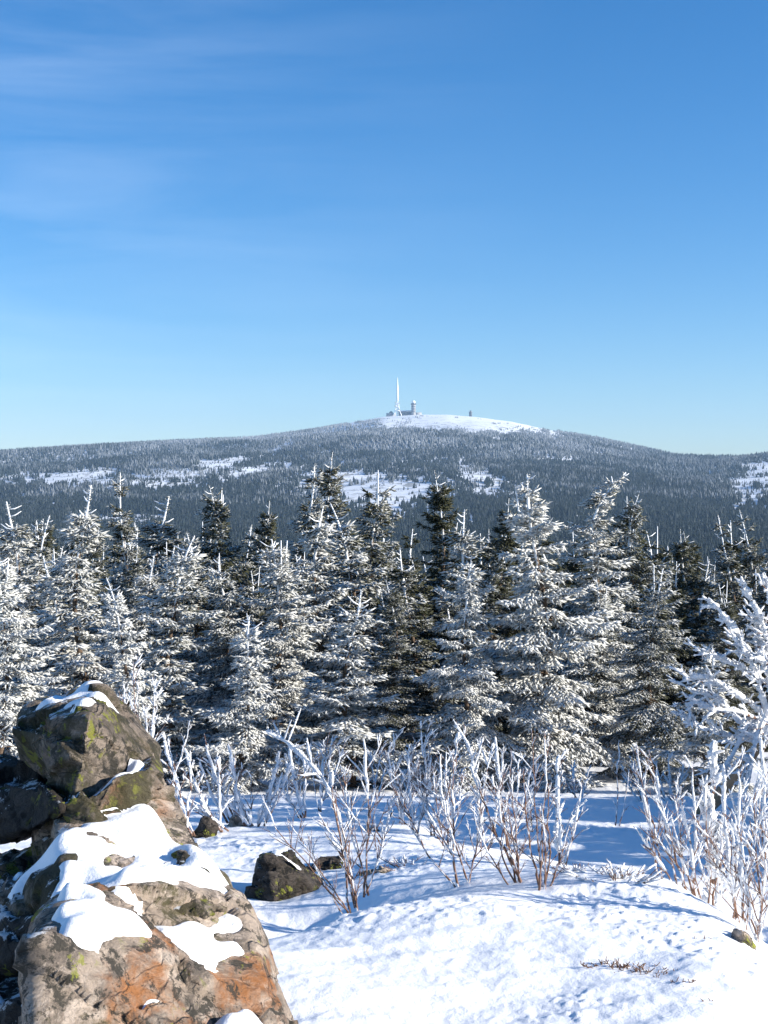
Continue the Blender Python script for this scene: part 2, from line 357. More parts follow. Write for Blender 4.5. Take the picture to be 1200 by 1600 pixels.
# ------------------------------------------------------------------ far forest
def clearing(px, py):
    """0 = closed forest, 1 = open snow, for the mountainside as laid out on the map"""
    px = np.asarray(px, float); py = np.asarray(py, float); q = np.zeros_like(px)
    nx = n2(px, py * 3.2, 1 / 26, 5, 21, 0.72)
    for cx, cy, rx, ry, tl, st in CLEAR:
        dx = px - cx; dy = py - cy - tl * dx
        e = 1 - np.sqrt((dx / rx) ** 2 + (dy / ry) ** 2); q = np.maximum(q, st * sstep(-0.22, 0.58, e + nx * 2.0))
    return q
CLEAR = [(115,749,125,15,-0.04,1.2),(345,727,62,11,-0.12,1.2),(400,736,62,10,-0.25,1.2),(275,747,110,19,-0.1,.9),(595,773,135,38,0.02,1.45),(520,742,80,13,.05,.85),
 (745,744,50,21,0.2,1.1),(775,768,75,14,0.05,1.1),(1187,752,60,38,-0.35,1.2),(200,812,70,11,0.0,.95),(90,785,100,12,0,.6),(620,802,40,9,0,.7),(430,705,32,8,-.5,.8),
 (722,660,152,16,0.05,1.6),(610,655,55,6,0,0.8),(870,718,60,5,0,.5),(1120,705,50,2,0,.3)]
def far_forest():
    rg = np.random.default_rng(5); n = 230000
    px = rg.uniform(-330, 1530, n); Y = np.exp(rg.uniform(math.log(520), math.log(4750), n))
    Y = np.where(rg.random(n) < 0.5, rg.uniform(1700, 4750, n), Y)
    x = (px - 600) / F * Y; z = height(x, Y, False); py = 760 - F * (z - CAM_Z) / Y
    rY = np.interp(px, _rid[:, 0], _rid[:, 2])
    keep = (clearing(px, py) < rg.uniform(0.25, 1.3, n)) & (Y < rY + 60)
    keep &= ~((px > 545) & (px < 870) & (Y > rY - 250) & (rg.random(n) < np.where(px < 590, 0.8, 1.0)))
    x, Y, z, px, py = x[keep], Y[keep], z[keep], px[keep], py[keep]; n = len(x)
    h = rg.uniform(6.5, 12.5, n) * (1 - 0.50 * sstep(60, 230, z)); h *= 1 + 0.3 * (gnoise(np.stack([x / 60, Y / 60, x * 0], 1)))
    thin = clearing(px, py); h *= 1 - 0.6 * np.clip(thin, 0, 1)
    r = h * rg.uniform(0.22, 0.32, n)
    fr = 0.02 + 0.36 * sstep(10, 200, z) + 0.50 * fbm(np.stack([x / 160, Y / 260, x * 0 + 4], 1), 4, .6) + rg.normal(0, 0.10, n)
    fr = np.where(Y < 1900, fr * 0.25 - .03, fr); fr = np.clip(fr, 0.0, 0.62)
    nearm = Y < 1500
    groupsV, groupsT, fa, base = [], [], [], 0
    for msk, tiers, k in ((nearm, 6, 7), (~nearm, 2, 5)):
        idx = np.where(msk)[0]
        if not len(idx): continue
        m = len(idx); ph = rg.uniform(0, 6.28, m)
        for t in range(tiers):
            zb = t / tiers * 0.9; zt = 1.0 if t == tiers - 1 else min(1, zb + 1.7 / tiers)
            rb = (1 - zb) ** 0.85
            an = ph[:, None] + np.arange(k) * 2 * math.pi / k + t * 0.6 + rg.normal(0, .15, (m, k))
            rr = r[idx][:, None] * rb * rg.uniform(0.6, 1.25, (m, k))
            vz = z[idx][:, None] + h[idx][:, None] * (zb + rg.normal(0, 0.03, (m, k)))
            ring = np.stack([x[idx][:, None] + rr * np.cos(an), Y[idx][:, None] + rr * np.sin(an), vz], -1)
            ap = np.stack([x[idx], Y[idx], z[idx] + h[idx] * zt], -1)[:, None]
            V = np.concatenate([ring, ap], 1).reshape(-1, 3); b = np.arange(m)[:, None] * (k + 1) + base
            j = np.arange(k)[None]; T = np.stack([b + j, b + (j + 1) % k, b + k + 0 * j], -1).reshape(-1, 3)
            groupsV.append(V); groupsT.append(T); base += m * (k + 1)
            fv = np.repeat(fr[idx], k + 1).reshape(m, k + 1) + rg.normal(0, .05, (m, k + 1)); fv[:, k] += 0.10 * (fr[idx] > .08); fa.append(fv.ravel())
    me = mesh_from('forest', np.vstack(groupsV), np.vstack(groupsT), M_far)
    a = me.attributes.new('frost', 'FLOAT', 'POINT'); a.data.foreach_set('value', np.clip(np.concatenate(fa), 0, 1).astype(np.float32))
    o = link('forest', me); tag(o, 'hazy blue spruce forest covering the far mountainside and valley', 'forest', None, 'stuff')
far_forest()

# ------------------------------------------------------------------ summit buildings
def summit():
    Y = 4640.0; k = Y / F
    def base(px, dy=0):
        x = (px - 600) / F * (Y + dy); return Vector((x, Y + dy, hz(x, Y + dy)))
    # transmission tower
    b = base(621); t = tag(empty('transmission_tower', b), 'tall white needle shaped transmission tower with splayed legs on the snowy summit', 'tower')
    m = MB(); m.lathe([(3.6, 52), (3.5, 56), (3.3, 90), (2.5, 104), (1.7, 116), (1.0, 122), (0.25, 126), (0.0, 130)], k=16); m.build('spire', M_white, t, True)
    m = MB(); m.lathe([(2.1, 0), (2.1, 52)], k=12); m.build('shaft', M_white, t, True)
    for a in (200, 340, 90):
        m = MB(); ca, sa = math.cos(R(a)), math.sin(R(a))
        m.tube([(15 * ca, 15 * sa, -2), (7 * ca, 7 * sa, 17), (3.0 * ca, 3.0 * sa, 42)], [1.7, 1.5, 1.2], 8); m.build('leg', M_white, t)
    for z, r in ((17, 7.5), (29, 6.2), (38, 5.6), (50, 5.2)):
        m = MB(); m.lathe([(0, z - .6), (r, z - .6), (r, z + .9), (0, z + .9)], k=16); m.build('platform', M_white, t)
    for x, z in ((-7.5, 32), (-6.6, 44), (6.2, 21), (6.0, 41)):
        m = MB(); m.tube([(x, -3.0, z), (x, -4.6, z)], [2.3, 1.5], 12); m.build('dish_antenna', M_conc, t)
    # round tower with radome
    b = base(646); t = tag(empty('round_tower', b), 'grey round summit tower topped by a white radome dome', 'tower')
    m = MB(); m.lathe([(7.4, -2), (7.2, 33)], k=24); m.build('tower_body', M_conc, t, True)
    m = MB()
    for z in (9, 15, 21, 27): m.lathe([(7.3, z), (7.45, z), (7.45, z + 2.0), (7.3, z + 2.0)], k=24)
    m.build('window', M_glass, t)
    m = MB(); m.lathe([(7.2, 33), (9.0, 34.5), (9.0, 37.5), (7.0, 38.2), (0, 38.2)], k=24); m.build('viewing_deck', M_darkp, t)
    m = MB(); m.lathe([(5.6, 38.2)] + [(6.4 * math.cos(a), 41.5 + 6.4 * math.sin(a)) for a in np.linspace(-0.45, math.pi / 2, 9)], k=20); m.build('radome', M_white, t, True)
    # long low building
    b = base(637, 4); t = tag(empty('lodge_building', b), 'long low dark building with white snowy roof between the two summit towers', 'building')
    m = MB(); m.box((-3, 0, 5), (54, 14, 14)); m.build('wall', M_darkp, t)
    m = MB(); V = np.array([(-31, -8, 12), (25, -8, 12), (25, 8, 12), (-31, 8, 12), (-27, 0, 16), (21, 0, 16)]); m.add(V, [(0, 4, 3), (1, 2, 5)], [(0, 1, 5, 4), (2, 3, 4, 5), (0, 3, 2, 1)]); m.build('roof', M_snow, t)
    for x in np.arange(-26, 22, 6.0):
        m = MB(); m.box((x, -7.05, 7), (3, 0.3, 3)); m.build('window', M_glass, t)
    m = MB(); m.box((33, 0, 3.5), (26, 12, 11)); m.build('side_wing', M_conc, t)
    # domed building
    b = base(611, 6); t = tag(empty('domed_building', b), 'pale block with a dark round dome on the left end of the summit', 'building')
    m = MB(); m.box((0, 0, 3.5), (32, 16, 13)); m.build('wall', M_conc, t)
    m = MB(); m.lathe([(6.6 * math.cos(a), 10 + 6.6 * math.sin(a)) for a in np.linspace(0, math.pi / 2, 9)], k=20); m.build('dome', M_darkp, t, True)
    for x in (-10, -3, 4, 11):
        m = MB(); m.box((x, -8.05, 5), (3, 0.3, 3)); m.build('window', M_glass, t)
    # weather station
    b = base(735); t = tag(empty('weather_station', b), 'small dark weather station tower alone on the right of the summit', 'weather station')
    m = MB(); m.box((0, 0, 6), (9, 9, 16)); m.build('tower_body', M_darkp, t)
    m = MB(); m.box((0, 0, 14.6), (11, 11, 1.4)); m.build('balcony', M_conc, t)
    m = MB(); m.box((0.8, 0, 17), (5, 5, 3.6)); m.build('cabin', M_darkp, t)
    m = MB(); m.tube([(-2, 0, 15), (-2, 0, 24)], [0.5, 0.25], 6); m.build('mast', M_conc, t)
summit()

# ------------------------------------------------------------------ spruce trees
def norm(v): return v / (np.linalg.norm(v, axis=-1, keepdims=True) + 1e-9)
def brush(mb, S, D, Ln, Rd, rg, spikes=4):
    """many rimed twig brushes at once: start, direction, length, radius"""
    n = len(S); a = np.where(np.abs(D[:, 2:3]) < 0.9, np.array([[0, 0, 1.0]]), np.array([[1.0, 0, 0]]))
    e1 = norm(np.cross(D, a)); e2 = np.cross(D, e1); ph = rg.uniform(0, 6.28, n)
    f = rg.uniform(0.35, 0.6, n)[:, None]
    mid = S + D * Ln[:, None] * f; tip = S + D * Ln[:, None] + rg.normal(0, 0.1, (n, 3)) * Ln[:, None]
    ring = []
    for k in range(3):
        an = (ph + k * 2.094)[:, None]; rr = (Rd * rg.uniform(0.7, 1.35, n))[:, None]
        ring.append(mid + (np.cos(an) * e1 + np.sin(an) * e2) * rr)
    V = np.stack([S] + ring + [tip], 1).reshape(-1, 3); b = np.arange(n)[:, None] * 5
    T = np.concatenate([b + np.array([[0, 2, 1]]), b + np.array([[0, 3, 2]]), b + np.array([[0, 1, 3]]),
                        b + np.array([[1, 2, 4]]), b + np.array([[2, 3, 4]]), b + np.array([[3, 1, 4]])]); mb.add(V, T)
    for k in range(spikes):                       # needle tufts
        t = rg.uniform(0.1, 0.95, n)[:, None]; an = rg.uniform(0, 6.28, n)[:, None]
        c = S + D * Ln[:, None] * t; o = np.cos(an) * e1 + np.sin(an) * e2
        nl = (Rd * rg.uniform(1.3, 2.2, n))[:, None]; tipn = c + (o + D * 0.9) * nl
        sd = norm(np.cross(D, o)) * (Rd * 0.30)[:, None]
        V = np.stack([c + sd, c - sd, tipn], 1).reshape(-1, 3); b = np.arange(n)[:, None] * 3; mb.add(V, b + np.array([[0, 1, 2]]))

def spruce_mesh(seed, H=5.0, W=1.0, bare=0.10, lean=0.0, dens=1.0, droop=1.0, leaders=1, thick=1.0, shape=0.85):
    bare *= 0.85
    rg = np.random.default_rng(seed); rd = random.Random(seed)
    ny = 26; tz = np.linspace(0, 1, ny); bend = lean * np.maximum(tz - 0.78, 0) ** 2 * 3.2
    bx = bend + 0.02 * np.sin(tz * 7 + seed); by = 0.02 * np.cos(tz * 6 + seed)
    TP = np.stack([bx * H, by * H, tz * H], 1)
    tp = lambda t: np.array([np.interp(t, tz, TP[:, 0]), np.interp(t, tz, TP[:, 1]), t * H])
    tr = MB(); lump = 1 + 0.3 * rg.normal(size=ny).clip(-1, 1) * (tz > 0.8)
    rad = (0.011 * H * (1 - tz) ** 0.9 + 0.004 + 0.007 * sstep(0.7, 0.9, tz) * (1 - 0.75 * tz ** 10)) * lump
    tr.tube(TP, rad, 7)
    for q in range(leaders - 1):                  # extra leader shoots
        a = rd.uniform(0, 6.28); r0 = rd.uniform(0.05, 0.16) * 1; t0 = 1 - bare * rd.uniform(1.2, 1.6); c = tp(t0)
        h = H * bare * rd.uniform(0.8, 1.5); tr.tube([c, c + [r0 * math.cos(a), r0 * math.sin(a), 0.08], c + [r0 * math.cos(a) * 1.2, r0 * math.sin(a) * 1.2, h]], [0.008, 0.012, 0.006], 6)
    cr = MB(); S, D, Ln, Rd = [], [], [], []
    def put(s, d, l, r): S.append(s); D.append(d); Ln.append(l); Rd.append(r)
    # short twigs on the leader
    for q in range(int(5 + 4 * rd.random())):
        t = 1 - bare * rd.uniform(0.12, 1.25); a = rd.uniform(0, 6.28); c = tp(t); l = rd.uniform(0.10, 0.26) * (1.15 - (t - 1 + bare * 1.25) / (bare * 1.25) * 0.6)
        d = np.array([math.cos(a), math.sin(a), rd.uniform(0.1, 0.6)]); p2 = c + d * l
        tr.tube([c, c + d * l * 0.5 + [0, 0, -0.01], p2 + [0, 0, l * 0.15]], [0.007, 0.010 * thick, 0.005], 5)
    for t in np.arange(1 - bare * 1.1, 1.0, 0.016 / H * 2.2):
        for e in range(2):
            a = rd.uniform(0, 6.28); put(tp(min(t, .999)), norm(np.array([math.cos(a) * .8, math.sin(a) * .8, rd.uniform(.3, 1.1)])), rd.uniform(.03, .06), 0.0085)
    z = 0.03 + rd.random() * 0.02; W0 = W; W = W * 1.22
    while z < 1 - bare * 0.42:
        q = (1 - z) ; Lm = W * (min(1.0, (q ** (shape + 0.12)) * 1.06)) * (1 + 0.16 * math.sin(z * 23 + seed * 2.1)) * (1.0 if z > 0.12 else 0.8 + 1.6 * z) 
        nb = max(4, int((rd.choice((5, 6, 7))) * min(1.0, 0.65 + q))); extra = 3
        a0 = rd.uniform(0, 6.28)
        for k in range(nb + extra):
            if rd.random() < 0.10 or (z > 1 - bare and k >= 4): continue
            inner = k >= nb; a = a0 + k * 2 * math.pi / nb + rd.gauss(0, 0.22); Lb = max(0.10 if z > 1 - bare else 0.13, Lm * (0.8 if z > 1 - bare else 1) * (rd.uniform(0.25, 0.55) if inner else rd.choice((rd.uniform(0.55, 0.9), rd.uniform(0.85, 1.2)))))
            up = 0.75 * sstep(0.70, 0.98, z) + 0.18 - 0.50 * droop * (1 - z) + rd.gauss(0, 0.13)
            Lb *= 1 + 0.20 * math.sin(2 * a + z * 9 + seed) + 0.13 * math.sin(3 * a - z * 14); nseg = 9; tt = np.linspace(0, 1, nseg); hd = np.array([math.cos(a), math.sin(a)]); side = np.array([-hd[1], hd[0]]) * rd.gauss(0, 0.10)
            dz = up * tt - 0.42 * droop * tt ** 1.6 * (1 - 0.6 * z) + 0.24 * tt ** 3.2
            c0 = tp(min(0.999, z + (rd.uniform(0.01, 0.05) if inner else rd.gauss(0, 0.016))))
            B = c0 + np.stack([(hd[0] * tt + side[0] * tt ** 2) * Lb, (hd[1] * tt + side[1] * tt ** 2) * Lb, dz * Lb], 1)
            tr.tube(B[:-1], np.linspace(0.006 + 0.010 * Lb, 0.005, nseg - 1), 4, False)
            step = 0.086 / dens; m = max(3, int(Lb / step)); prevd = None
            for i in range(m):
                t = 0.10 + 0.90 * (i + rd.random() * 0.5) / m
                p = np.array([np.interp(t, tt, B[:, c]) for c in range(3)]); p2 = np.array([np.interp(min(1, t + 0.05), tt, B[:, c]) for c in range(3)]); p1 = np.array([np.interp(t - 0.05, tt, B[:, c]) for c in range(3)])
                dr = norm(p2 - p1); put(p, dr, step * 1.6, 0.021 * thick * (0.72 if z > 1 - bare * 1.5 else 1))
                for sgn in (-1, 1):
                    if rd.random() < 0.06 or (z > 1 - bare and (i > m * .75 or rd.random() < .35)): continue
                    ll = Lb * (0.40 * (1 - t) ** 0.75 + 0.07) * rd.uniform(0.6, 1.15) + 0.035
                    sd = norm(np.cross(dr, [0, 0, 1.0])) * sgn; ld = norm(dr * rd.uniform(0.65, 1.0) + sd * 0.85 + np.array([0, 0, rd.uniform(-0.32, 0.04) * droop]))
                    ns = max(1, int(ll / (0.080 / dens ** 0.5))); s = p.copy(); cur = ld
                    for e in range(ns):
                        l1 = ll / ns; put(s, cur, l1 * 1.4, 0.0205 * thick * (1 - 0.3 * e / ns))
                        if e < ns:
                            for s2 in (-1, 1):
                                if rd.random() < 0.8:
                                    d2 = norm(cur * 0.8 + norm(np.cross(cur, [0, 0, 1.0])) * s2 * 0.7 + np.array([0, 0, rd.uniform(-0.75, 0.05) * droop]))
                                    put(s + cur * l1 * 0.5, d2, rd.uniform(0.08, 0.15) * (1.2 - 0.5 * e / ns), 0.0180 * thick)
                        s = s + cur * l1; cur = norm(cur + np.array([rd.gauss(0, .06), rd.gauss(0, .06), -0.07 * droop]))
        z += (0.15 + 0.15 * rd.random()) / H * (0.75 + 0.5 * q) * (2.7 if z > 1 - bare else 1)
    brush(cr, np.array(S), norm(np.array(D)), np.array(Ln), np.array(Rd), rg)
    tm = tr.mesh('trunk', M_trunk); V = np.vstack(tr.V)
    at = tm.attributes.new('rime', 'FLOAT', 'POINT'); at.data.foreach_set('value', (-0.05 + 0.85 * sstep(0.55, 0.9, V[:, 2] / H) + 0.3 * sstep(0.15, 0.4, np.hypot(V[:, 0], V[:, 1]))).astype(np.float32))
    print('spruce', seed, len(S), 'brushes')
    return tm, cr.mesh('crown', M_fol), H, W

PROTO = {
 'big':    spruce_mesh(1, 4.6, 1.05, 0.10, 0.0, 1.0, 1.05, 2, 1.15, 0.80),
 'lean':   spruce_mesh(2, 5.2, 1.05, 0.09, -0.6, 0.95, 1.0, 1, 1.05, 0.80),
 'slim':   spruce_mesh(3, 4.4, 0.72, 0.17, 0.0, 1.0, 0.9, 1, 1.05, 0.75),
 'small':  spruce_mesh(4, 2.8, 0.70, 0.15, 0.12, 1.1, 0.8, 1, 1.0, 0.85),
 'multi':  spruce_mesh(5, 4.0, 0.90, 0.11, 0.0, 1.0, 0.9, 4, 1.05, 0.62),
 'tall':   spruce_mesh(6, 6.5, 1.15, 0.10, 0.0, 0.8, 0.9, 1, 1.1, 0.80),
 'thin':   spruce_mesh(7, 6.0, 0.80, 0.17, 0.15, 0.8, 0.8, 1, 1.1, 0.78),
 'ragged': spruce_mesh(9, 5.0, 1.10, 0.13, 0.2, 0.9, 1.25, 2, 1.05, 0.70),
 'young':  spruce_mesh(10, 3.2, 0.85, 0.18, 0.0, 1.05, 0.7, 1, 1.05, 0.9),
 'wide':   spruce_mesh(11, 5.6, 1.35, 0.09, 0.15, 0.85, 1.1, 3, 1.1, 0.75),
 'curve':  spruce_mesh(8, 4.0, 0.80, 0.16, 0.35, 1.0, 0.9, 1, 1.1, 0.75),
}
def spruce(kind, px, pytop, Y, frost, label, wid=1.0, rot=None, tilt=0.0, group=None, cat='spruce tree', name='spruce_tree'):
    tm, cm, H, W = PROTO[kind]; x = (px - 600) / F * Y; zt = P(px, pytop, Y).z
    zb = hz(x, Y) - 0.12; h = zt - zb; s = h / H
    e = empty(name, (x, Y, zb)); rr = RT.uniform(0, 6.28) if rot is None else rot; e.rotation_euler = (RT.gauss(0, .02), tilt + RT.gauss(0, .02), rr)
    wid *= 1.08 if Y < 24 else 1.22; e.scale = (s * wid, s * wid, s)
    a = link('trunk', tm, e); b = link('crown', cm, e); frost += (.09 if px < 640 else .04) + (.07 if frost < .3 else 0); b.color = (frost, 0, 0, 1); a.color = (frost, 0, 0, 1)
    tag(e, label, cat, group); return e
RT = random.Random(77)
G1 = 'rimed spruces along the front edge of the stand'; G2 = 'spruces of the second and third rows'; G3 = 'spruces packed deep in the stand'
# front row
FR = [
 ('multi', 5, 868, 19.0, .86, 'bushy white rimed spruce cut by the left photo edge above the lichen rock', 1.15, 1.0),
 ('slim', 135, 758, 23.5, .72, 'spruce left of centre with a very tall bare rimed leader and one cross twig', 1.25, 2.2),
 ('curve', 196, 902, 19.5, .92, 'low leaning bright white spruce right behind the top of the lichen rock', .95, 3.3),
 ('curve', 272, 838, 21.5, .66, 'spruce with a bent rimed leader and brown trunk showing through its middle', 1.25, 0.2),
 ('small', 380, 962, 20.5, .82, 'small pointed spruce with pale open branches behind the left rimed saplings', 1.05, 0.5),
 ('multi', 440, 842, 23.5, .70, 'spruce with four upright rimed leader sticks on a rounded top', 1.1, 1.4),
 ('young', 543, 922, 20.8, .76, 'short spruce with a thin straight leader behind the paired centre saplings', 1.25, 2.4),
 ('big', 722, 868, 20.8, .88, 'thickly whitened conical spruce in front with a pale column down its trunk', 1.02, 0.7),
 ('big', 846, 742, 21.3, .84, 'largest rimed spruce right of centre with a forked snowy tip', 1.08, 2.6),
 ('ragged', 1020, 888, 22.0, .50, 'grey green spruce with low rime between the largest spruce and the right birch', 1.25, 0.9),
 ('small', 1105, 1010, 19.8, .70, 'low rimed spruce at the far right behind the leaning birch trunk', 1.2, 1.9),
]
for k, px, py, Y, fr, lb, wd, ro in FR: spruce(k, px, py, Y, fr, lb, wd, ro, group=G1)
SR = [
 ('slim', 18, 784, 26, .62, 'upright spruce near the left edge with a knobbly white tip', 1.2, .3),
 ('thin', 62, 806, 31, .42, 'olive spruce with a dead hooked top near the left edge', 1.1, .9),
 ('thin', 196, 738, 33, .40, 'slender spruce with a brown leader reaching the valley forest', .95, 1.8),
 ('slim', 262, 776, 34, .42, 'bushy topped spruce behind the bent leader spruce', 1.3, 2.7),
 ('wide', 344, 758, 33, .22, 'dark green spruce with white tips left of centre', .95, 3.6),
 ('thin', 308, 832, 30, .46, 'pale thin topped spruce left of the dark green spruce', 1.1, 4.1),
 ('tall', 412, 782, 40, .10, 'blackish spruce with hardly any rime left of the tall twin spruces', .9, 4.7),
 ('thin', 478, 726, 33, .40, 'left and lower one of the tall twin spruces at the middle', 1.1, 5.1),
 ('tall', 506, 706, 34, .24, 'highest spruce of the stand with dark right side and two thin tips', .9, .6),
 ('curve', 503, 792, 25.5, .62, 'spruce with a single tall white spike in front of the tall twins', 1.05, 1.4),
 ('curve', 562, 786, 29, .50, 'spruce with a bowed rimed leader right of the tall twins', 1.1, 2.9),
 ('ragged', 594, 742, 33, .34, 'spruce with a straight white tip against the open snow field', 1.0, 2.2),
 ('tall', 682, 735, 36, .10, 'dark spruce with spread bare top twigs in front of the snow field edge', .95, 3.1),
 ('slim', 725, 796, 25, .66, 'spruce whose straight leader stands just behind the whitened cone spruce', 1.0, 3.9),
 ('tall', 784, 778, 35, .12, 'dark spruce with a pale tip left of the largest spruce', .95, 4.4),
 ('lean', 930, 738, 25, .70, 'rimed spruce with its tip bent to the left behind the largest spruce', 1.0, 3.3),
 ('wide', 986, 772, 28, .36, 'spruce with wide dark top twigs right of the bent tip spruce', .95, 5.3),
 ('tall', 1070, 826, 34, .16, 'dark spruce with a brown trunk behind the grey green spruce', .9, 1.1),
 ('thin', 1142, 806, 32, .36, 'thin spruce with a pale leader near the right edge', 1.0, 2.1),
 ('thin', 1172, 796, 33, .34, 'twiggy spruce second from the right edge', .95, 3.2),
 ('thin', 1194, 778, 30, .34, 'tallest spruce tip at the right edge with a bare brown pole', 1.0, 4.6),
 ('slim', 650, 856, 27, .36, 'half hidden spruce left of the whitened cone spruce', 1.2, 4.3),
 ('ragged', 352, 870, 25.5, .58, 'plain spruce between the bent leader spruce and the four leader spruce', 1.15, 5.3),
 ('slim', 80, 868, 25, .60, 'stout rimed spruce between the left edge tree and the tall leader spruce', 1.3, 5.9),
 ('slim', 230, 868, 25.5, .62, 'low rimed spruce just left of the bent leader spruce', 1.2, 2.0),
 ('tall', 612, 905, 24.5, .34, 'dim spruce in the dark gap between short leader spruce and whitened cone', 1.1, 2.6),
 ('big', 935, 905, 24.0, .60, 'broad spruce filling the gap right of the largest spruce', 1.1, 5.0),
 ('tall', 1130, 930, 26.0, .16, 'dark shaded spruce behind the upper limbs of the right birch', 1.2, 3.0),
]
for k, px, py, Y, fr, lb, wd, ro in SR: spruce(k, px, py, Y, fr, lb, wd, ro, group=G2)
LM = [(15, 'knobbly tipped spruce'), (62, 'hooked top spruce'), (135, 'tall leader spruce'), (196, 'brown leader spruce'), (272, 'bent leader spruce'), (344, 'dark green spruce left of centre'), (440, 'four leader spruce'),
      (505, 'tall twin spruces'), (594, 'straight tipped spruce at the snow field'), (682, 'spread top dark spruce'), (725, 'whitened cone spruce'), (784, 'pale tipped dark spruce'), (846, 'largest spruce'), (925, 'bent tip spruce'),
      (986, 'wide top spruce'), (1070, 'brown trunked dark spruce'), (1142, 'thin spruce near the right edge'), (1196, 'bare poled spruce at the right edge')]
for i in range(130):                                # packed back rows
    Y = 28 + 42 * (i / 130) ** 1.2; px = -150 + 1500 * ((i * 0.618034) % 1.0); py = RT.uniform(805, 905) + (40 if Y < 36 else 0)
    fr = (0.40 if px < 620 else 0.18) + RT.uniform(-.14, .16) - (Y - 28) * 0.004
    spruce(RT.choice(['tall', 'thin', 'wide', 'lean', 'ragged', 'slim']), px, py, Y, fr, ('dim' if fr < .3 else 'half rimed') + (' spruce in the middle rows behind ' if Y < 45 else ' small far spruce deep behind ') + min(LM, key=lambda l: abs(l[0] - px))[1], RT.uniform(.9, 1.15), group=G3)

for i, (x, y, h, k) in enumerate([(6.4, 11.5, 4.6, 'big'), (7.4, 13.0, 5.4, 'tall'), (6.9, 14.6, 4.8, 'multi'), (8.3, 12.2, 5.0, 'big'), (6.2, 9.6, 3.4, 'slim'), (8.6, 15.4, 5.6, 'lean'), (7.0, 16.6, 4.6, 'big')]):
    tm, cm, H, W = PROTO[k]; e = empty('spruce_tree', (x, y, hz(x, y) - .1)); e.scale = (h / H,) * 3; e.rotation_euler = (0, 0, i * 1.3)
    a = link('trunk', tm, e); b = link('crown', cm, e); a.color = b.color = (.6, 0, 0, 1); tag(e, 'spruce standing just outside the right photo edge whose shadow falls on the clearing', 'spruce tree', 'spruces beyond the right photo edge')

_by = {}
for o in bpy.data.objects:
    if o.get('group') == G3: _by.setdefault(o['label'], []).append(o)
for lb, os_ in _by.items():
    if len(os_) < 2: continue
    os_.sort(key=lambda o: o.location.x / o.location.y); k = len(os_)
    words = {2: ['left', 'right'], 3: ['left', 'middle', 'right'], 4: ['leftmost', 'second', 'third', 'rightmost']}.get(k) or (['leftmost', 'second', 'third', 'fourth', 'fifth', 'sixth', 'seventh', 'eighth', 'ninth', 'tenth'] + ['later'] * 30)[:k - 1] + ['rightmost']
    for o, w_ in zip(os_, words): o['label'] = w_ + ' ' + lb

# ------------------------------------------------------------------ rocks
def hull_mesh(pts, voxel, amp=0.03, seed=0, strata=0.0, flat=0.5, tiltv=(0.45, 0.2, 0.87)):
    bm = bmesh.new()
    for p in pts: bm.verts.new(p)
    bmesh.ops.convex_hull(bm, input=bm.verts)
    bmesh.ops.delete(bm, geom=[v for v in bm.verts if not v.link_faces], context='VERTS')
    me = bpy.data.meshes.new('tmp'); bm.to_mesh(me); bm.free()
    o = bpy.data.objects.new('tmp', me); COL.objects.link(o)
    md = o.modifiers.new('r', 'REMESH'); md.mode = 'VOXEL'; md.voxel_size = voxel
    dg = bpy.context.evaluated_depsgraph_get(); ev = o.evaluated_get(dg).to_mesh()
    n = len(ev.vertices); V = np.zeros(n * 3); ev.vertices.foreach_get('co', V); V = V.reshape(-1, 3)
    Nn = np.zeros(n * 3); ev.vertices.foreach_get('normal', Nn); Nn = Nn.reshape(-1, 3)
    Fc = np.array([p.vertices[:] for p in ev.polygons if len(p.vertices) == 4]); Ft = np.array([p.vertices[:] for p in ev.polygons if len(p.vertices) == 3])
    o.evaluated_get(dg).to_mesh_clear(); bpy.data.objects.remove(o); bpy.data.meshes.remove(me)
    q = V + seed * 13.7; rg = np.random.default_rng(seed + 50)
    t = np.array(tiltv); t = t / np.linalg.norm(t); size = float(np.ptp(V, axis=0).mean()); jit = np.stack([fbm(q * 5 / size + 9 * k, 3) for k in range(3)], 1) * 0.05 * size
    W = V + jit; lo, hi = V.min(0), V.max(0); d = np.zeros(len(V))
    for ns, am, lim in ((12, 0.22, 1.3), (70, 0.22, 0.5)):         # fractured planar facets, flattened along the bedding
        sd = rg.uniform(lo, hi, (ns, 3)); nr = rg.normal(size=(ns, 3)); nr /= np.linalg.norm(nr, axis=1)[:, None]; of = rg.uniform(-1, 1, ns)
        M = np.eye(3) + 1.6 * np.outer(t, t); A_, B_ = W @ M, sd @ M
        best = np.full(len(V), 1e9); idx = np.zeros(len(V), int)
        for i in range(ns):
            e = ((A_ - B_[i]) ** 2).sum(1); mk = e < best; best[mk] = e[mk]; idx[mk] = i
        d += np.clip(((V - sd[idx]) * nr[idx]).sum(1) * am, -amp * lim, amp * lim) + of[idx] * amp * 0.26 * lim
    d += amp * (0.5 * fbm(q * 7, 4, .55) + 0.18 * fbm(q * 24, 3)) + strata * 0.0
    V = V + Nn * d[:, None]
    return V, ([Fc] if len(Fc) else []) + ([Ft] if len(Ft) else [])
def make_rock(name, pts, parent=None, mat=None, voxel=0.02, amp=0.03, seed=0, strata=0.0, flat=0.35):
    V, g = hull_mesh(pts, voxel, amp, seed, strata, flat)
    o = link(name, mesh_from(name, V, g, mat or M_rock, False), parent); return o, V, g

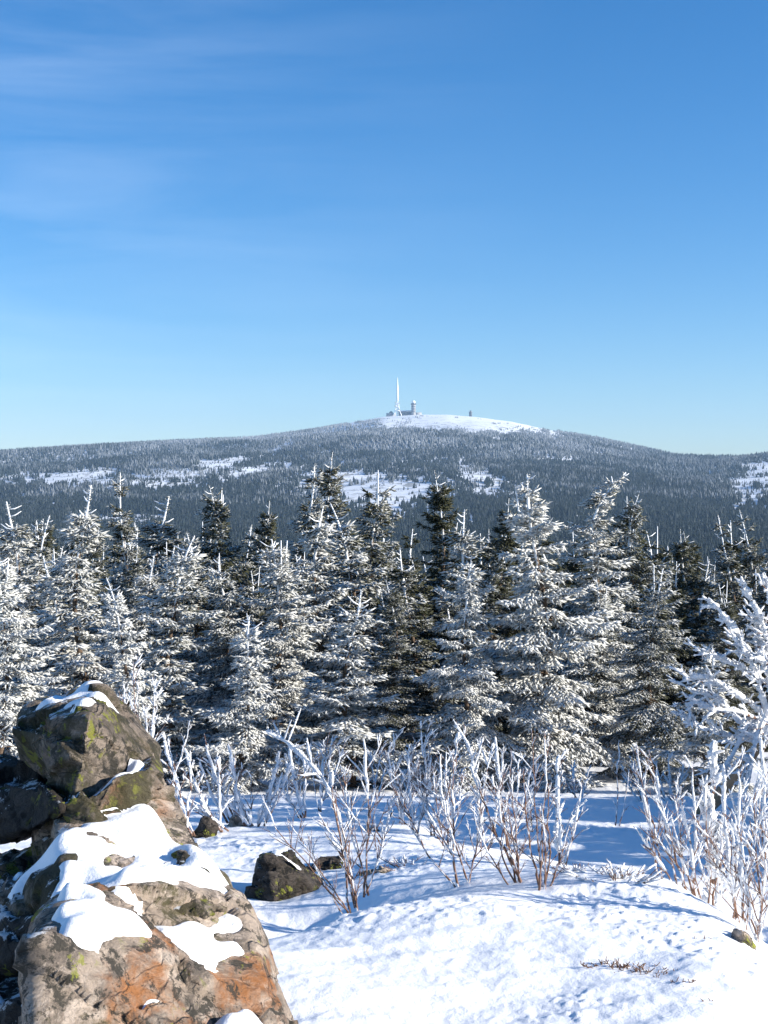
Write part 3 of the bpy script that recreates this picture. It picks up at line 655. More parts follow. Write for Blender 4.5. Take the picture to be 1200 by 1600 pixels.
outcrop = tag(empty('rock_outcrop', (-1.6, 5.2, 1.0)), 'big lichen and rust stained quartzite outcrop under snow ledges at lower left', 'rock')
def W_(p): return p - Vector((-1.6, 5.2, 1.0))
def block(front, back, below=0.0):
    pts = [W_(P(*a)) for a in front] + [W_(P(*a)) for a in back]; return pts
BL = [
 # lower block, its sunlit face turned to the right
 (block([(60,1482,3.86),(120,1452,4.0),(225,1446,4.2),(366,1446,4.5),(384,1440,4.6),(72,1700,3.6),(478,1700,4.0),(416,1540,4.22),(52,1540,3.8)],
        [(150,1372,4.75),(300,1322,5.0),(322,1345,4.98),(388,1462,4.66),(96,1420,4.5),(110,1750,4.5),(480,1700,4.5)]), M_rust_rock, .012, .030, 1, .026),
 # slab lying on the lower block
 (block([(225,1428,4.45),(340,1400,4.6),(352,1420,4.55),(240,1445,4.35),(215,1400,4.6)],
        [(262,1352,4.85),(300,1322,5.0),(318,1345,5.0),(345,1460,4.7),(230,1470,4.6)]), M_moss_rock, .011, .018, 2, .018),
 # middle step
 (block([(96,1262,5.1),(180,1212,5.15),(240,1188,5.35),(258,1232,5.3),(215,1270,5.18),(150,1302,5.08),(124,1320,5.02)],
        [(150,1215,5.6),(236,1178,5.7),(252,1230,5.65),(120,1300,5.5),(125,1380,5.2),(240,1330,5.35)]), M_moss_rock, .011, .020, 3, .026),
 # top block, with an edge that splits a dark left face from a lit right face
 (block([(24,1138,5.5),(138,1118,5.22),(168,1096,5.55),(240,1180,5.55),(222,1196,5.5),(118,1244,5.15),(80,1222,5.35),(150,1270,5.2),(250,1250,5.5)],
        [(60,1090,6.0),(128,1068,6.15),(160,1075,6.1),(234,1168,5.9),(250,1300,5.8),(60,1260,5.9)]), M_moss_rock, .012, .020, 4, .022),
 # the leaning slab itself, a ramp that carries the blocks and the snow
 (block([(160,1090,6.05),(238,1192,5.6),(322,1352,5.0),(390,1490,4.58),(470,1650,4.15),(100,1428,4.5),(112,1345,4.95),(60,1265,5.5),(60,1130,5.9)],
        [(90,1560,4.5),(110,1700,4.2),(470,1720,4.2),(160,1300,6.1),(240,1500,5.7),(320,1600,5.1),(60,1400,5.6)]), M_rock, .014, .014, 11, .02),
 # its long raised rim: one straight edge from top to foot
 (block([(146,1084,6.0),(212,1184,5.55),(296,1338,4.95),(358,1474,4.5),(418,1640,4.08),(430,1700,3.95)],
        [(158,1074,6.08),(170,1080,6.1),(243,1178,5.65),(330,1336,5.05),(398,1473,4.62),(436,1548,4.38),(494,1690,4.15),(170,1200,6.0),(300,1450,5.2),(420,1720,4.5)]), M_rock, .011, .012, 10, .02),
 # left stack: faces turned away from the sun
 (block([(-60,1200,5.9),(78,1236,5.15),(100,1262,5.05),(-60,1310,5.7),(60,1296,5.1)],[(-60,1180,6.3),(60,1200,5.6),(100,1290,5.6),(-60,1330,6.0)]), M_shade_rock, .018, .024, 5, .02),
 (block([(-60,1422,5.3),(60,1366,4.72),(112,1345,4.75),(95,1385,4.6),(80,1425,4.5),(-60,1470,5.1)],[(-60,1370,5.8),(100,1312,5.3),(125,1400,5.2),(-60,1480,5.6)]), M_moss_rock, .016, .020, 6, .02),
 (block([(-60,1462,5.0),(70,1412,4.4),(96,1428,4.3),(78,1485,4.15),(-60,1530,4.8)],[(-60,1430,5.4),(110,1400,4.9),(120,1500,4.7),(-60,1580,5.2)]), M_shade_rock, .018, .022, 7, .015),
 (block([(-60,1600,4.5),(64,1548,3.95),(72,1640,3.8),(-60,1680,4.3)],[(-60,1560,4.9),(80,1520,4.4),(90,1650,4.3),(-60,1720,4.7)]), M_shade_rock, .018, .022, 8, .015),
]
RV, RF, off = [], [], 0
for pts, mt, vx, am, sd, stt in BL:
    o, V, g = make_rock('rock_block', pts, outcrop, mt, vx, am, sd, stt)
    RV.append(V)
    for gg in g: RF += [tuple(int(i) + off for i in f) for f in gg]
    off += len(V)
# core that carries the blocks
core = [Vector(v) - Vector((-1.6, 5.2, 1.0)) for v in ((-2.6, 3.6, .2), (-0.75, 3.7, .2), (-0.8, 5.0, .2), (-1.3, 6.2, .2), (-2.6, 6.4, .2), (-2.5, 3.9, 0.9), (-0.95, 4.0, 1.3), (-1.1, 5.0, 1.35), (-1.5, 5.8, 1.45), (-2.6, 6.0, 1.1))]
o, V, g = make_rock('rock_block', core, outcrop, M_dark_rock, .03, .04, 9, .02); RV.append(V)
for gg in g: RF += [tuple(int(i) + off for i in f) for f in gg]
RVa = np.vstack(RV); bvh = BVHTree.FromPolygons([tuple(v) for v in RVa], RF)
def outcrop_snow():
    st = 0.0125; xs = np.arange(-1.15, 1.5, st); ys = np.arange(-1.7, 1.4, st); nx, ny = len(xs), len(ys)
    Z = np.full((ny, nx), -1.0); dn = Vector((0, 0, -1))
    for j, y in enumerate(ys):
        for i, x in enumerate(xs):
            h = bvh.ray_cast(Vector((x, y, 3)), dn)
            if h[0] is not None: Z[j, i] = h[0].z
    def blur(A, r):
        k = np.exp(-0.5 * (np.arange(-3 * r, 3 * r + 1) / r) ** 2); k /= k.sum()
        A = np.apply_along_axis(lambda v: np.convolve(np.pad(v, 3 * r, 'edge'), k, 'valid'), 0, A)
        return np.apply_along_axis(lambda v: np.convolve(np.pad(v, 3 * r, 'edge'), k, 'valid'), 1, A)
    ok = Z > -0.9; wgt = ok.astype(float)
    def nb(A, r): return blur(np.where(ok, A, 0), r) / np.maximum(blur(wgt, r), 1e-3)
    base = nb(Z, 2); wide = nb(Z, 9); mid_ = nb(Z, 3)
    X, Y = np.meshgrid(xs, ys)
    gy, gx = np.gradient(mid_, st); slope = np.hypot(gx, gy)
    patch = n2(X, Y, 4.5, 4, 31, .6)
    th = 0.016 + 0.080 * patch + 0.020 * n2(X, Y, 17, 3, 35) - 0.14 * sstep(0.6, 1.6, slope)
    drift = np.clip(wide - Z, 0, 0.11) * (1 - sstep(1.2, 2.2, slope))
    Sz = base + th + drift
    O = Vector((-1.6, 5.2, 1.0)); dp = [P(110, 1425, 4.55) - O, P(320, 1405, 4.75) - O, P(250, 1250, 5.22) - O, P(130, 1285, 5.15) - O]
    A = np.array([(p.x, p.y, 1) for p in dp]); co = np.linalg.lstsq(A, np.array([p.z for p in dp]), rcond=None)[0]
    plane = co[0] * X + co[1] * Y + co[2] + 0.018 * np.sin(X * 9 + 1) + n2(X, Y, 3, 3, 41) * 0.05
    xr = np.interp(Y, [dp[1].y, dp[2].y], [dp[1].x - .05, dp[2].x - .02]); xl = dp[0].x - 0.02
    plane = plane - 2.0 * np.maximum(0, X - xr) - 1.1 * np.maximum(0, xl - X) - 0.9 * np.maximum(0, dp[1].y - 0.03 - Y) - 0.8 * np.maximum(0, Y - dp[2].y - .03)
    Sz = np.where(ok, Sz, Z); Sz = np.maximum(Sz, plane); Sz = blur(np.where(ok, Sz, base), 1)
    edge = blur(wgt, 3); Sz = Sz - 0.10 * sstep(0.97, 0.6, edge) + n2(X, Y, 9, 3, 33) * 0.006
    good = ok & (Sz > Z + 0.002) & ((slope < 1.5) | (plane > Z + 0.02))
    mk = blur(good.astype(float), 2); Sz = base - 0.025 + (np.maximum(Sz - base, -0.01) + 0.025) * sstep(0.30, 0.80, mk); vis = ok & (mk > 0.30)
    vf = vis.astype(float); Sz = np.where(vis, blur(np.where(vis, Sz, 0), 1) / np.maximum(blur(vf, 1), 1e-3), Sz)
    idx = -np.ones((ny, nx), int); idx[vis] = np.arange(vis.sum())
    V = np.stack([X[vis], Y[vis], Sz[vis]], 1)
    a, b, c, d = idx[:-1, :-1], idx[:-1, 1:], idx[1:, 1:], idx[1:, :-1]; q = (a >= 0) & (b >= 0) & (c >= 0) & (d >= 0)
    zz = np.full((ny, nx), 0.0); zz[vis] = V[:, 2]; st4 = np.stack([zz[:-1, :-1], zz[:-1, 1:], zz[1:, 1:], zz[1:, :-1]]); q &= (st4.max(0) - st4.min(0)) < 0.07
    link('snow_cover', mesh_from('snow_cover', V, np.stack([a[q], b[q], c[q], d[q]], 1), M_snow, True), outcrop)
outcrop_snow()

def boulder(name, px, py, Y, w, h, d, label, mat=None, seed=0, group=None, rot=0.0, cap=True, pts=None):
    """boulder whose foot meets the snow at pixel (px, py)"""
    c = P(px, py, Y); rd = random.Random(seed); L_ = []
    for k in range(13):
        a = k * 2.4; zz = rd.choice((0.0, 0.35, 0.75, 1.0)); r = (1.0, 0.98, 0.78, 0.42)[(0.0, 0.35, 0.75, 1.0).index(zz)] * rd.uniform(0.8, 1.05)
        L_.append(Vector((math.cos(a + rot) * r * w / 2, math.sin(a + rot) * r * d / 2, zz * h - 0.12)))
    if pts: L_ = [Vector(p) for p in pts]
    root = empty(name, c); tag(root, label, 'rock', group)
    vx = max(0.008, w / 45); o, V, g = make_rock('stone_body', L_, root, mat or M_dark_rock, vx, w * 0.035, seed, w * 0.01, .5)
    if cap:
        fs = []; 
        for gg in g: fs += [tuple(map(int, f)) for f in gg]
        bv = BVHTree.FromPolygons([tuple(v) for v in V], fs); st = w / 42; xs = np.arange(-w * .6, w * .6, st); ys = np.arange(-d * .6, d * .6, st)
        X, Yg = np.meshgrid(xs, ys); Z = np.full(X.shape, -9.0)
        for j in range(len(ys)):
            for i in range(len(xs)):
                hh = bv.ray_cast(Vector((xs[i], ys[j], 3)), Vector((0, 0, -1)))
                if hh[0] is not None and hh[1].z > 0.62: Z[j, i] = hh[0].z
        ok = Z > -5; pn = n2(X + seed, Yg, 2.2 / w, 3, 40); inner = ok.copy()
        for _ in range(2): inner[1:-1, 1:-1] = inner[1:-1, 1:-1] & inner[:-2, 1:-1] & inner[2:, 1:-1] & inner[1:-1, :-2] & inner[1:-1, 2:]
        S = Z + np.where(inner, 0.012 + w * 0.05 * sstep(-0.2, 0.35, pn) , -0.01) - 0.02 * (pn < -0.12)
        idx = -np.ones(X.shape, int); idx[ok] = np.arange(ok.sum()); VV = np.stack([X[ok], Yg[ok], S[ok]], 1)
        a, b, cc, dd = idx[:-1, :-1], idx[:-1, 1:], idx[1:, 1:], idx[1:, :-1]; q = (a >= 0) & (b >= 0) & (cc >= 0) & (dd >= 0)
        s4 = np.stack([S[:-1, :-1], S[:-1, 1:], S[1:, 1:], S[1:, :-1]]); q &= (s4.max(0) - s4.min(0)) < w * 0.05
        lab = np.where(q, np.arange(q.size).reshape(q.shape) + 1, 0)
        for _ in range(120):
            l2 = lab.copy(); l2[1:] = np.maximum(l2[1:], lab[:-1]); l2[:-1] = np.maximum(l2[:-1], lab[1:]); l2[:, 1:] = np.maximum(l2[:, 1:], lab[:, :-1]); l2[:, :-1] = np.maximum(l2[:, :-1], lab[:, 1:]); lab = np.where(q, l2, 0)
        if q.sum(): q &= lab == np.bincount(lab[q]).argmax()
        if q.sum(): link('snow_cap', mesh_from('snow_cap', VV, np.stack([a[q], b[q], cc[q], dd[q]], 1), M_snow, True), root)
    return root
GS = 'stones sticking out of the snow'
boulder('boulder', 437, 1402, 10.2, .50, .33, .5, 'black faced boulder with a snow dusted right shoulder near the centre saplings', seed=21, group=GS,
        pts=[(-.24,-.14,-.15),(-.20,-.02,.18),(-.10,-.06,.31),(.02,-.02,.30),(.22,-.02,.13),(.30,.05,.04),(.28,-.02,-.15),(.02,-.30,-.15),(-.02,-.24,.08),(-.16,.28,.22),(.1,.3,.26),(.34,.3,.0),(-.22,.35,-.15)])
boulder('boulder', 374, 1300, 13.3, .42, .27, .36, 'brown boulder with a flat lit face behind the black faced boulder', M_rock, 22, GS)
boulder('boulder', 322, 1300, 12.7, .27, .24, .3, 'frost speckled stone beside the edge of the big outcrop', seed=23, group=GS)
boulder('boulder', 580, 1305, 12.8, .26, .20, .25, 'rounded olive stone behind the twin stemmed sapling', M_rock, 24, GS, cap=False)
boulder('stone', 388, 1326, 12.0, .16, .06, .14, 'flat dark stone just above the black faced boulder', seed=25, group=GS, cap=False)
boulder('stone', 476, 1280, 14.0, .17, .08, .15, 'small stone in the snow behind the curved sapling, left of the olive stone', M_rock, 26, GS, cap=False)
boulder('stone', 520, 1352, 10.9, .52, .20, .34, 'low snow covered stone ledge between black faced boulder and saplings', seed=27, group=GS)
boulder('stone', 592, 1368, 10.3, .40, .17, .28, 'low stone peeking out right of the upright sapling', M_rock, 28, GS)
boulder('stone', 720, 1364, 9.9, .22, .10, .2, 'small snow capped stone in the centre between sapling clumps', seed=29, group=GS)
boulder('stone', 452, 1346, 11.2, .20, .09, .18, 'dark stone edge in the snow just behind the black faced boulder', None, 33, GS)
boulder('stone', 545, 1300, 13.0, .13, .10, .14, 'small dark stone left of the rounded olive stone', None, 34, GS, cap=False)
boulder('stone', 418, 1275, 14.4, .15, .06, .14, 'tiny dark stone in the snow right of the brown boulder', None, 35, GS, cap=False)
boulder('stone', 640, 1378, 9.6, .14, .05, .14, 'sliver of dark stone at the foot of the centre sapling with the curved stem', None, 36, GS, cap=False)
boulder('boulder', 1157, 1468, 7.75, .19, .19, .3, 'mossy yellow stone with a snow cap on the right mound edge', M_rock, 30, GS, rot=.4)
boulder('stone', 1080, 1414, 8.6, .09, .05, .12, 'tiny brown stone on the mound edge left of the mossy yellow stone', M_rock, 31, GS, cap=False)

# ------------------------------------------------------------------ rimed saplings
WD = np.array(WIND) / np.linalg.norm(WIND)
def curve_pts(a, b, bow, n, rd, wob=0.012):
    a = np.array(a); b = np.array(b); t = np.linspace(0, 1, n)[:, None]; L_ = np.linalg.norm(b - a)
    p = a + (b - a) * t + np.array(bow) * 4 * t * (1 - t) * L_
    w1 = np.array([[rd.gauss(0, wob) * L_ for _ in range(3)] for _ in range(n)]); w1[0] = 0
    return p + np.cumsum(w1, 0) * 0.5
def rime_on(mb, pts, r, th, rd, cover=0.75):
    """lumpy rime feathers on the windward side of a twig"""
    n = len(pts); seg = np.linalg.norm(np.diff(pts, axis=0), axis=1); Lt = seg.sum()
    if Lt < 0.02: return
    m = max(5, int(Lt / 0.022)); cum = np.concatenate([[0], np.cumsum(seg)]); s = np.linspace(0, Lt, m)
    p = np.stack([np.interp(s, cum, pts[:, c]) for c in range(3)], 1); rr = np.interp(s, cum, r)
    i = 0
    while i < m - 2:
        ln = rd.randint(5, 22); j = min(m, i + ln)
        if rd.random() < cover and j - i >= 4:
            q = p[i:j]; k = j - i; e = np.sin(np.linspace(0.18, math.pi - 0.12, k)) ** 0.45
            t = 0.62 * th * rd.uniform(0.65, 1.15) * (0.75 + 0.25 * e) * np.array([rd.uniform(0.55, 1.3) for _ in range(k)]) * e
            qq = q + WD * (t * 0.75)[:, None]; mb.tube(qq, rr[i:j] * 0.6 + t, 5)
            for e2 in range(int(k * 1.6)):                       # crusty rime feathers
                u = rd.randint(0, k - 1); dv = WD * .55 + np.array([rd.gauss(0, .75), rd.gauss(0, .75), rd.gauss(0.1, .75)]); dv /= np.linalg.norm(dv); l = (t[u] * 1.5 + .004) * rd.uniform(.8, 1.5)
                mb.tube([qq[u], qq[u] + dv * l], [t[u] * .5 + .0015, t[u] * .2 + .001], 3)
        i = j if rd.random() < 0.6 else j + rd.randint(0, 2)
def sapling(name, px, py, Y, stems, label, group, seed, th=0.016, r0=0.008, twigs=7, tw_len=0.30, cover=.75, bare=0.25, cat='sapling', sub=True):
    """stems: (tip px, tip py, depth offset, bow, rime factor)"""
    rd = random.Random(seed); base = P(px, py, Y); base.z = min(base.z, hz(base.x, base.y) + 0.0) if False else base.z
    root = tag(empty(name, base), label, cat, group); rb = np.array(base)
    rm = MB(); r0 *= .85
    for si, st in enumerate(stems):
        tx, ty, dy, bow, rf = st[:5]; sb = MB(); twn = twigs; bo = np.array([rd.uniform(-.05, .05), rd.uniform(-.05, .05), -0.06])
        tip = np.array(P(tx, ty, Y + dy)) - rb; n = 14
        p = curve_pts(bo, tip, (bow, 0, abs(bow) * .3), n, rd, .017); r = np.linspace(r0 * rd.uniform(.8, 1.2), r0 * 0.35, n); Ls = np.linalg.norm(tip - bo)
        sb.tube(p, r, 6); k0 = int(n * bare)
        rime_on(rm, p[k0:], r[k0:], th * rf, rd, cover)
        for q in range(max(1, int(1.5 * twigs * rd.uniform(.7, 1.3)))):
            t = rd.uniform(0.18, 0.96); i = t * (n - 1); c = np.array([np.interp(i, np.arange(n), p[:, k]) for k in range(3)]); dr = p[min(n - 1, int(i) + 1)] - p[int(i)]; dr = dr / (np.linalg.norm(dr) + 1e-9)
            a = rd.uniform(0, 6.28); o = np.array([math.cos(a), math.sin(a) * .8, rd.uniform(-.1, .3)]); d = dr * rd.uniform(.6, 1.0) + o * rd.uniform(.45, .85); d /= np.linalg.norm(d)
            l = tw_len * Ls * rd.uniform(.45, 1.1) * (1.15 - .75 * t); m = 7; tp_ = c + d * l + np.array([0, 0, 0.12 * l]); pts = curve_pts(c, tp_, (0, 0, -.03), m, rd, .022); rr = np.linspace(r0 * .5, r0 * .2, m)
            sb.tube(pts, rr, 4); rime_on(rm, pts, rr, th * rf * rd.uniform(.3, .75), rd, cover * (.15 + .85 * t))
            if sub:
                for q2 in range(rd.randint(2, 4)):
                    j = rd.randint(2, m - 2); c2 = pts[j]; a = rd.uniform(0, 6.28); d2 = d * .8 + np.array([math.cos(a), math.sin(a), rd.uniform(-.1, .4)]) * .6; l2 = l * rd.uniform(.25, .5); p2 = curve_pts(c2, c2 + d2 * l2, (0, 0, 0), 5, rd, .02); r2 = np.linspace(r0 * .3, r0 * .14, 5)
                    sb.tube(p2, r2, 4); rime_on(rm, p2, r2, th * rf * .38, rd, cover * (.15 + .8 * t))
        sb.build('stem', M_twig, root, True)
    if rm.n: rm.build('rime', M_rime, root, True)
    return root
GA = 'rimed bare saplings on the snow'
sapling('sapling', 549, 1424, 8.45, [(512,1216,.1,-.03,1.0),(418,1142,.5,.0,1.6),(500,1310,.0,-.05,.6),(470,1300,-.2,.05,.3)][:1] + [(535,1290,0,.02,.5)], 'bare sapling with a dark leaning stem in the mound hollow left of centre', GA, 101, .017, .011, 9, .36, .7, .3)
# arching rimed stem
def arch():
    rd = random.Random(55); root = tag(empty('sapling', P(556, 1412, 8.6)), 'arching sapling bowed to the left under a thick sleeve of rime', 'sapling', GA); rb = np.array(P(556, 1412, 8.6))
    key = [P(556,1418,8.6), P(545,1370,8.6), P(538,1310,8.65), P(528,1265,8.7), P(508,1222,8.8), P(478,1185,8.95), P(447,1158,9.1), P(418,1143,9.2)]
    K = np.array([tuple(k) for k in key]) - rb; t = np.linspace(0, 7, 40); p = np.stack([np.interp(t, np.arange(8), K[:, c]) for c in range(3)], 1)
    for _ in range(3): p[1:-1] = (p[:-2] + p[1:-1] * 2 + p[2:]) / 4
    r = np.linspace(.013, .005, 40); sb = MB(); sb.tube(p, r, 6); rm = MB()
    rime_on(rm, p[22:], r[22:], .026, rd, 1.0); rime_on(rm, p[20:], r[20:] , .022, rd, 1.0); rime_on(rm, p[8:22], r[8:22], .013, rd, .6)
    for q in range(12):
        i = rd.randint(8, 36); d = np.array([rd.uniform(-1, .5), rd.uniform(-.5, .5), rd.uniform(-.2, 1.0)]); d /= np.linalg.norm(d); pts = curve_pts(p[i], p[i] + d * rd.uniform(.08, .24), (0, 0, 0), 6, rd, .02); rr = np.linspace(.005, .002, 6)
        sb.tube(pts, rr, 4); rime_on(rm, pts, rr, .011, rd, .8)
    sb.build('stem', M_twig, root, True); rm.build('rime', M_rime, root, True)
arch()
sapling('sapling', 577, 1388, 9.0, [(572,1150,.1,.02,.9),(612,1262,.2,.05,.9),(540,1195,.2,-.03,.8)], 'upright sapling with brown lower stem and forked rimed top right of the arching one', GA, 102, .015, .010, 9, .34, .75, .35)
sapling('sapling', 548, 1425, 8.5, [(415,1255,-.1,-.06,.4),(470,1330,-.1,.03,.3),(450,1290,.2,0,.4)], 'thin dark twiggy shoots leaning left over the shaded hollow', GA, 103, .010, .007, 6, .3, .45, .3)
sapling('sapling', 728, 1386, 9.1, [(684,1180,.1,-.09,1.0),(706,1140,.3,-.06,1.2),(640,1260,.2,-.12,.6),(750,1230,.1,.05,.8)], 'sapling with a curved dark stem bending left then up in the centre', GA, 104, .013, .010, 7, .34, .7, .45)
sapling('sapling', 812, 1382, 8.9, [(702,1126,.3,-.04,1.9),(735,1170,.2,-.04,1.2),(762,1150,.2,-.02,1.1),(772,1205,0,-.03,.8),(800,1180,.1,0,.9),(788,1260,-.1,.0,.5),(748,1290,-.1,-.02,.4)], 'fan of brown stems sweeping left with thick rime on the tallest', GA, 105, .013, .009, 6, .26, .7, .55)
sapling('sapling', 846, 1388, 8.6, [(826,1140,.1,-.02,.8),(845,1150,.1,.02,.9),(815,1200,0,-.02,.6),(868,1215,0,.03,.6),(855,1260,0,.01,.4),(882,1290,.1,.02,.4)], 'clump of upright reddish brown stems on the mound crest', GA, 106, .011, .009, 6, .22, .5, .6)
sapling('sapling', 880, 1352, 10.3, [(880,1178,.1,-.01,1.8),(905,1225,.1,.03,.7),(872,1260,0,-.01,.7)], 'single pale stake like sapling right of the reddish clump', GA, 107, .018, .010, 5, .25, .9, .2)
sapling('sapling', 968, 1282, 14.5, [(966,1150,0,0,.6),(980,1200,.1,.01,.4)], 'slim straight sapling alone in the shaded clearing', GA, 108, .013, .009, 3, .15, .7, .1)
rd0 = random.Random(9)
LAB = ['rimed sapling leaning right behind the big outcrop edge', 'thick rimed sapling left of the small pointed spruce base', 'rimed sapling with stubby side knobs in the left cluster', 'tall rimed sapling in the middle of the left cluster', 'forked rimed sapling right of the brown boulder', 'low rimed sapling at the right end of the left cluster']
for i, (px, py, Y, tx, ty) in enumerate([(300,1296,12.6,262,1150),(352,1290,12.8,292,1172),(362,1278,13.4,330,1150),(392,1284,13.2,360,1162),(405,1282,13.2,436,1170),(470,1268,14.2,452,1158)]):
    sapling('sapling', px, py, Y, [(tx, ty, .1, -.03, 1.25), (tx + rd0.uniform(15, 50), ty + rd0.uniform(10, 50), .2, .03, 1.05), (tx - rd0.uniform(5, 25), ty + rd0.uniform(40, 80), 0, -.02, .9), (tx + rd0.uniform(-30, 60), ty + rd0.uniform(35, 80), .1, .02, .8)], LAB[i], 'rimed saplings behind the stones', 120 + i, .022, .012, 5, .28, .9, .1)
LAB2 = ['white sapling below the dark gap between spruces', 'short white sapling second right of the dark gap', 'white sapling with a hooked tip under the whitened cone spruce', 'dense white sapling behind the curved stem', 'white sapling behind the fan of brown stems', 'white sapling behind the reddish brown clump', 'white low sapling in front of the largest spruce trunk', 'white sapling in front of the short thin leader spruce']
for i, (px, py, Y, tx, ty) in enumerate([(628,1285,13.6,622,1142),(650,1300,12.8,640,1168),(672,1296,12.9,652,1132),(700,1330,11.6,700,1175),(752,1318,11.9,768,1165),(800,1310,12.2,806,1180),(835,1290,13.4,842,1195),(500,1262,15.4,512,1140)]):
    sapling('sapling', px, py, Y, [(tx, ty, .1, -.02, 1.1), (tx + rd0.uniform(12, 34), ty + rd0.uniform(5, 45), .2, .02, .9), (tx - rd0.uniform(12, 34), ty + rd0.uniform(15, 60), 0, -.02, .8), (tx + rd0.uniform(-24, 24), ty + rd0.uniform(40, 80), .1, .02, .7)], LAB2[i], 'white saplings along the far snow edge', 140 + i, .0145, .009, 7, .32, .85, .12)
LAB3 = ['small frosted sapling at the spruce foot behind the arching sapling', 'small frosted sapling left of the short thin leader spruce foot', 'small frosted sapling right of the short thin leader spruce foot', 'frosted brushy sapling at the foot of the dim gap',
        'frosted brushy sapling at the foot of the whitened cone spruce', 'small frosted sapling in front of the largest spruce, right side', 'frosted sapling right of the slim straight one', 'frosted sapling below the grey green spruce']
for i, (px, py, Y, tx, ty) in enumerate([(452,1248,18.2,446,1165),(512,1246,18.4,520,1150),(585,1246,18.3,596,1148),(645,1247,18.2,640,1160),(705,1247,18.0,712,1168),(905,1250,17.8,898,1190),(1005,1262,16.8,990,1170),(1050,1266,16.4,1046,1178)]):
    sapling('sapling', px, py, Y, [(tx, ty, .1, -.02, 1.1), (tx + rd0.uniform(10, 26), ty + rd0.uniform(5, 40), .2, .02, .9), (tx - rd0.uniform(10, 28), ty + rd0.uniform(10, 50), 0, -.02, .8)], LAB3[i], 'frosted brush at the foot of the spruces', 210 + i, .018, .010, 8, .36, .9, .1)
# right hand thicket
RG = [(1025,1366,10.6,[(985,1170,.3,-.03,1.1),(1000,1205,.2,0,.8)],'sapling at the left end of the right thicket with rimed elbow'),
 (1060,1390,10.2,[(1012,1160,.3,-.02,1.2),(1045,1220,.2,0,1.0),(1000,1290,0,-.05,1.0)],'sapling with a fat snowy fork low on its left side in the right thicket'),
 (1085,1410,9.8,[(1035,1200,.2,-.03,1.2),(1080,1190,.1,-.01,1.1),(1060,1290,0,-.02,.8)],'dark stemmed sapling leaning left in the right thicket'),
 (1110,1430,9.4,[(1060,1230,.2,-.02,1.2),(1105,1210,.2,.0,1.3),(1130,1250,0,.02,.9)],'brown stemmed sapling left of the rime wrapped trunk'),
 (1150,1450,9.0,[(1128,1200,.3,-.02,1.5),(1160,1180,.3,0,1.3),(1145,1290,0,-.01,.9)],'sapling standing behind the mossy yellow stone'),
 (1172,1470,8.4,[(1150,1240,.2,-.02,1.2),(1182,1220,.1,0,1.2),(1196,1270,0,.02,1.0)],'nearest sapling of the right thicket behind the mound edge'),
 (1196,1490,8.0,[(1180,1230,.2,-.01,1.3),(1206,1210,.1,.02,1.3),(1165,1320,.1,-.03,.8)],'sapling at the right photo edge with close brown stems'),
 (1215,1450,8.8,[(1190,1150,.3,-.02,1.3),(1165,1200,.3,-.04,1.2)],'sapling entering from the right photo edge with long rimed shoots')]
for i, (px, py, Y, st, lb) in enumerate(RG): sapling('sapling', px, py, Y, st, lb, 'right hand rimed thicket', 170 + i, .0155, .010, 7, .30, .72, .42)
# rime wrapped trunk
sapling('sapling', 1122, 1425, 10.0, [(1112,1165,.1,-.01,2.6),(1128,1290,.0,.01,1.7)], 'upright trunk wrapped thickly in rime in the right thicket', 'right hand rimed thicket', 190, .022, .022, 9, .25, 1.0, .04)
sapling('sapling', 228, 1190, 12.5, [(208,1028,.1,-.02,1.2),(242,1062,.1,.02,.9),(190,1080,.1,-.03,.9),(225,1100,0,0,.8)], 'bluish rimed sapling rising behind the top of the lichen rock', GA, 191, .020, .010, 9, .34, .9, .1)
sapling('sapling', 270, 1215, 12.0, [(292,1128,.1,.02,.7),(262,1150,.1,0,.6)], 'thin forked sapling at the right edge of the lichen rock', GA, 192, .012, .007, 6, .3, .8, .1)
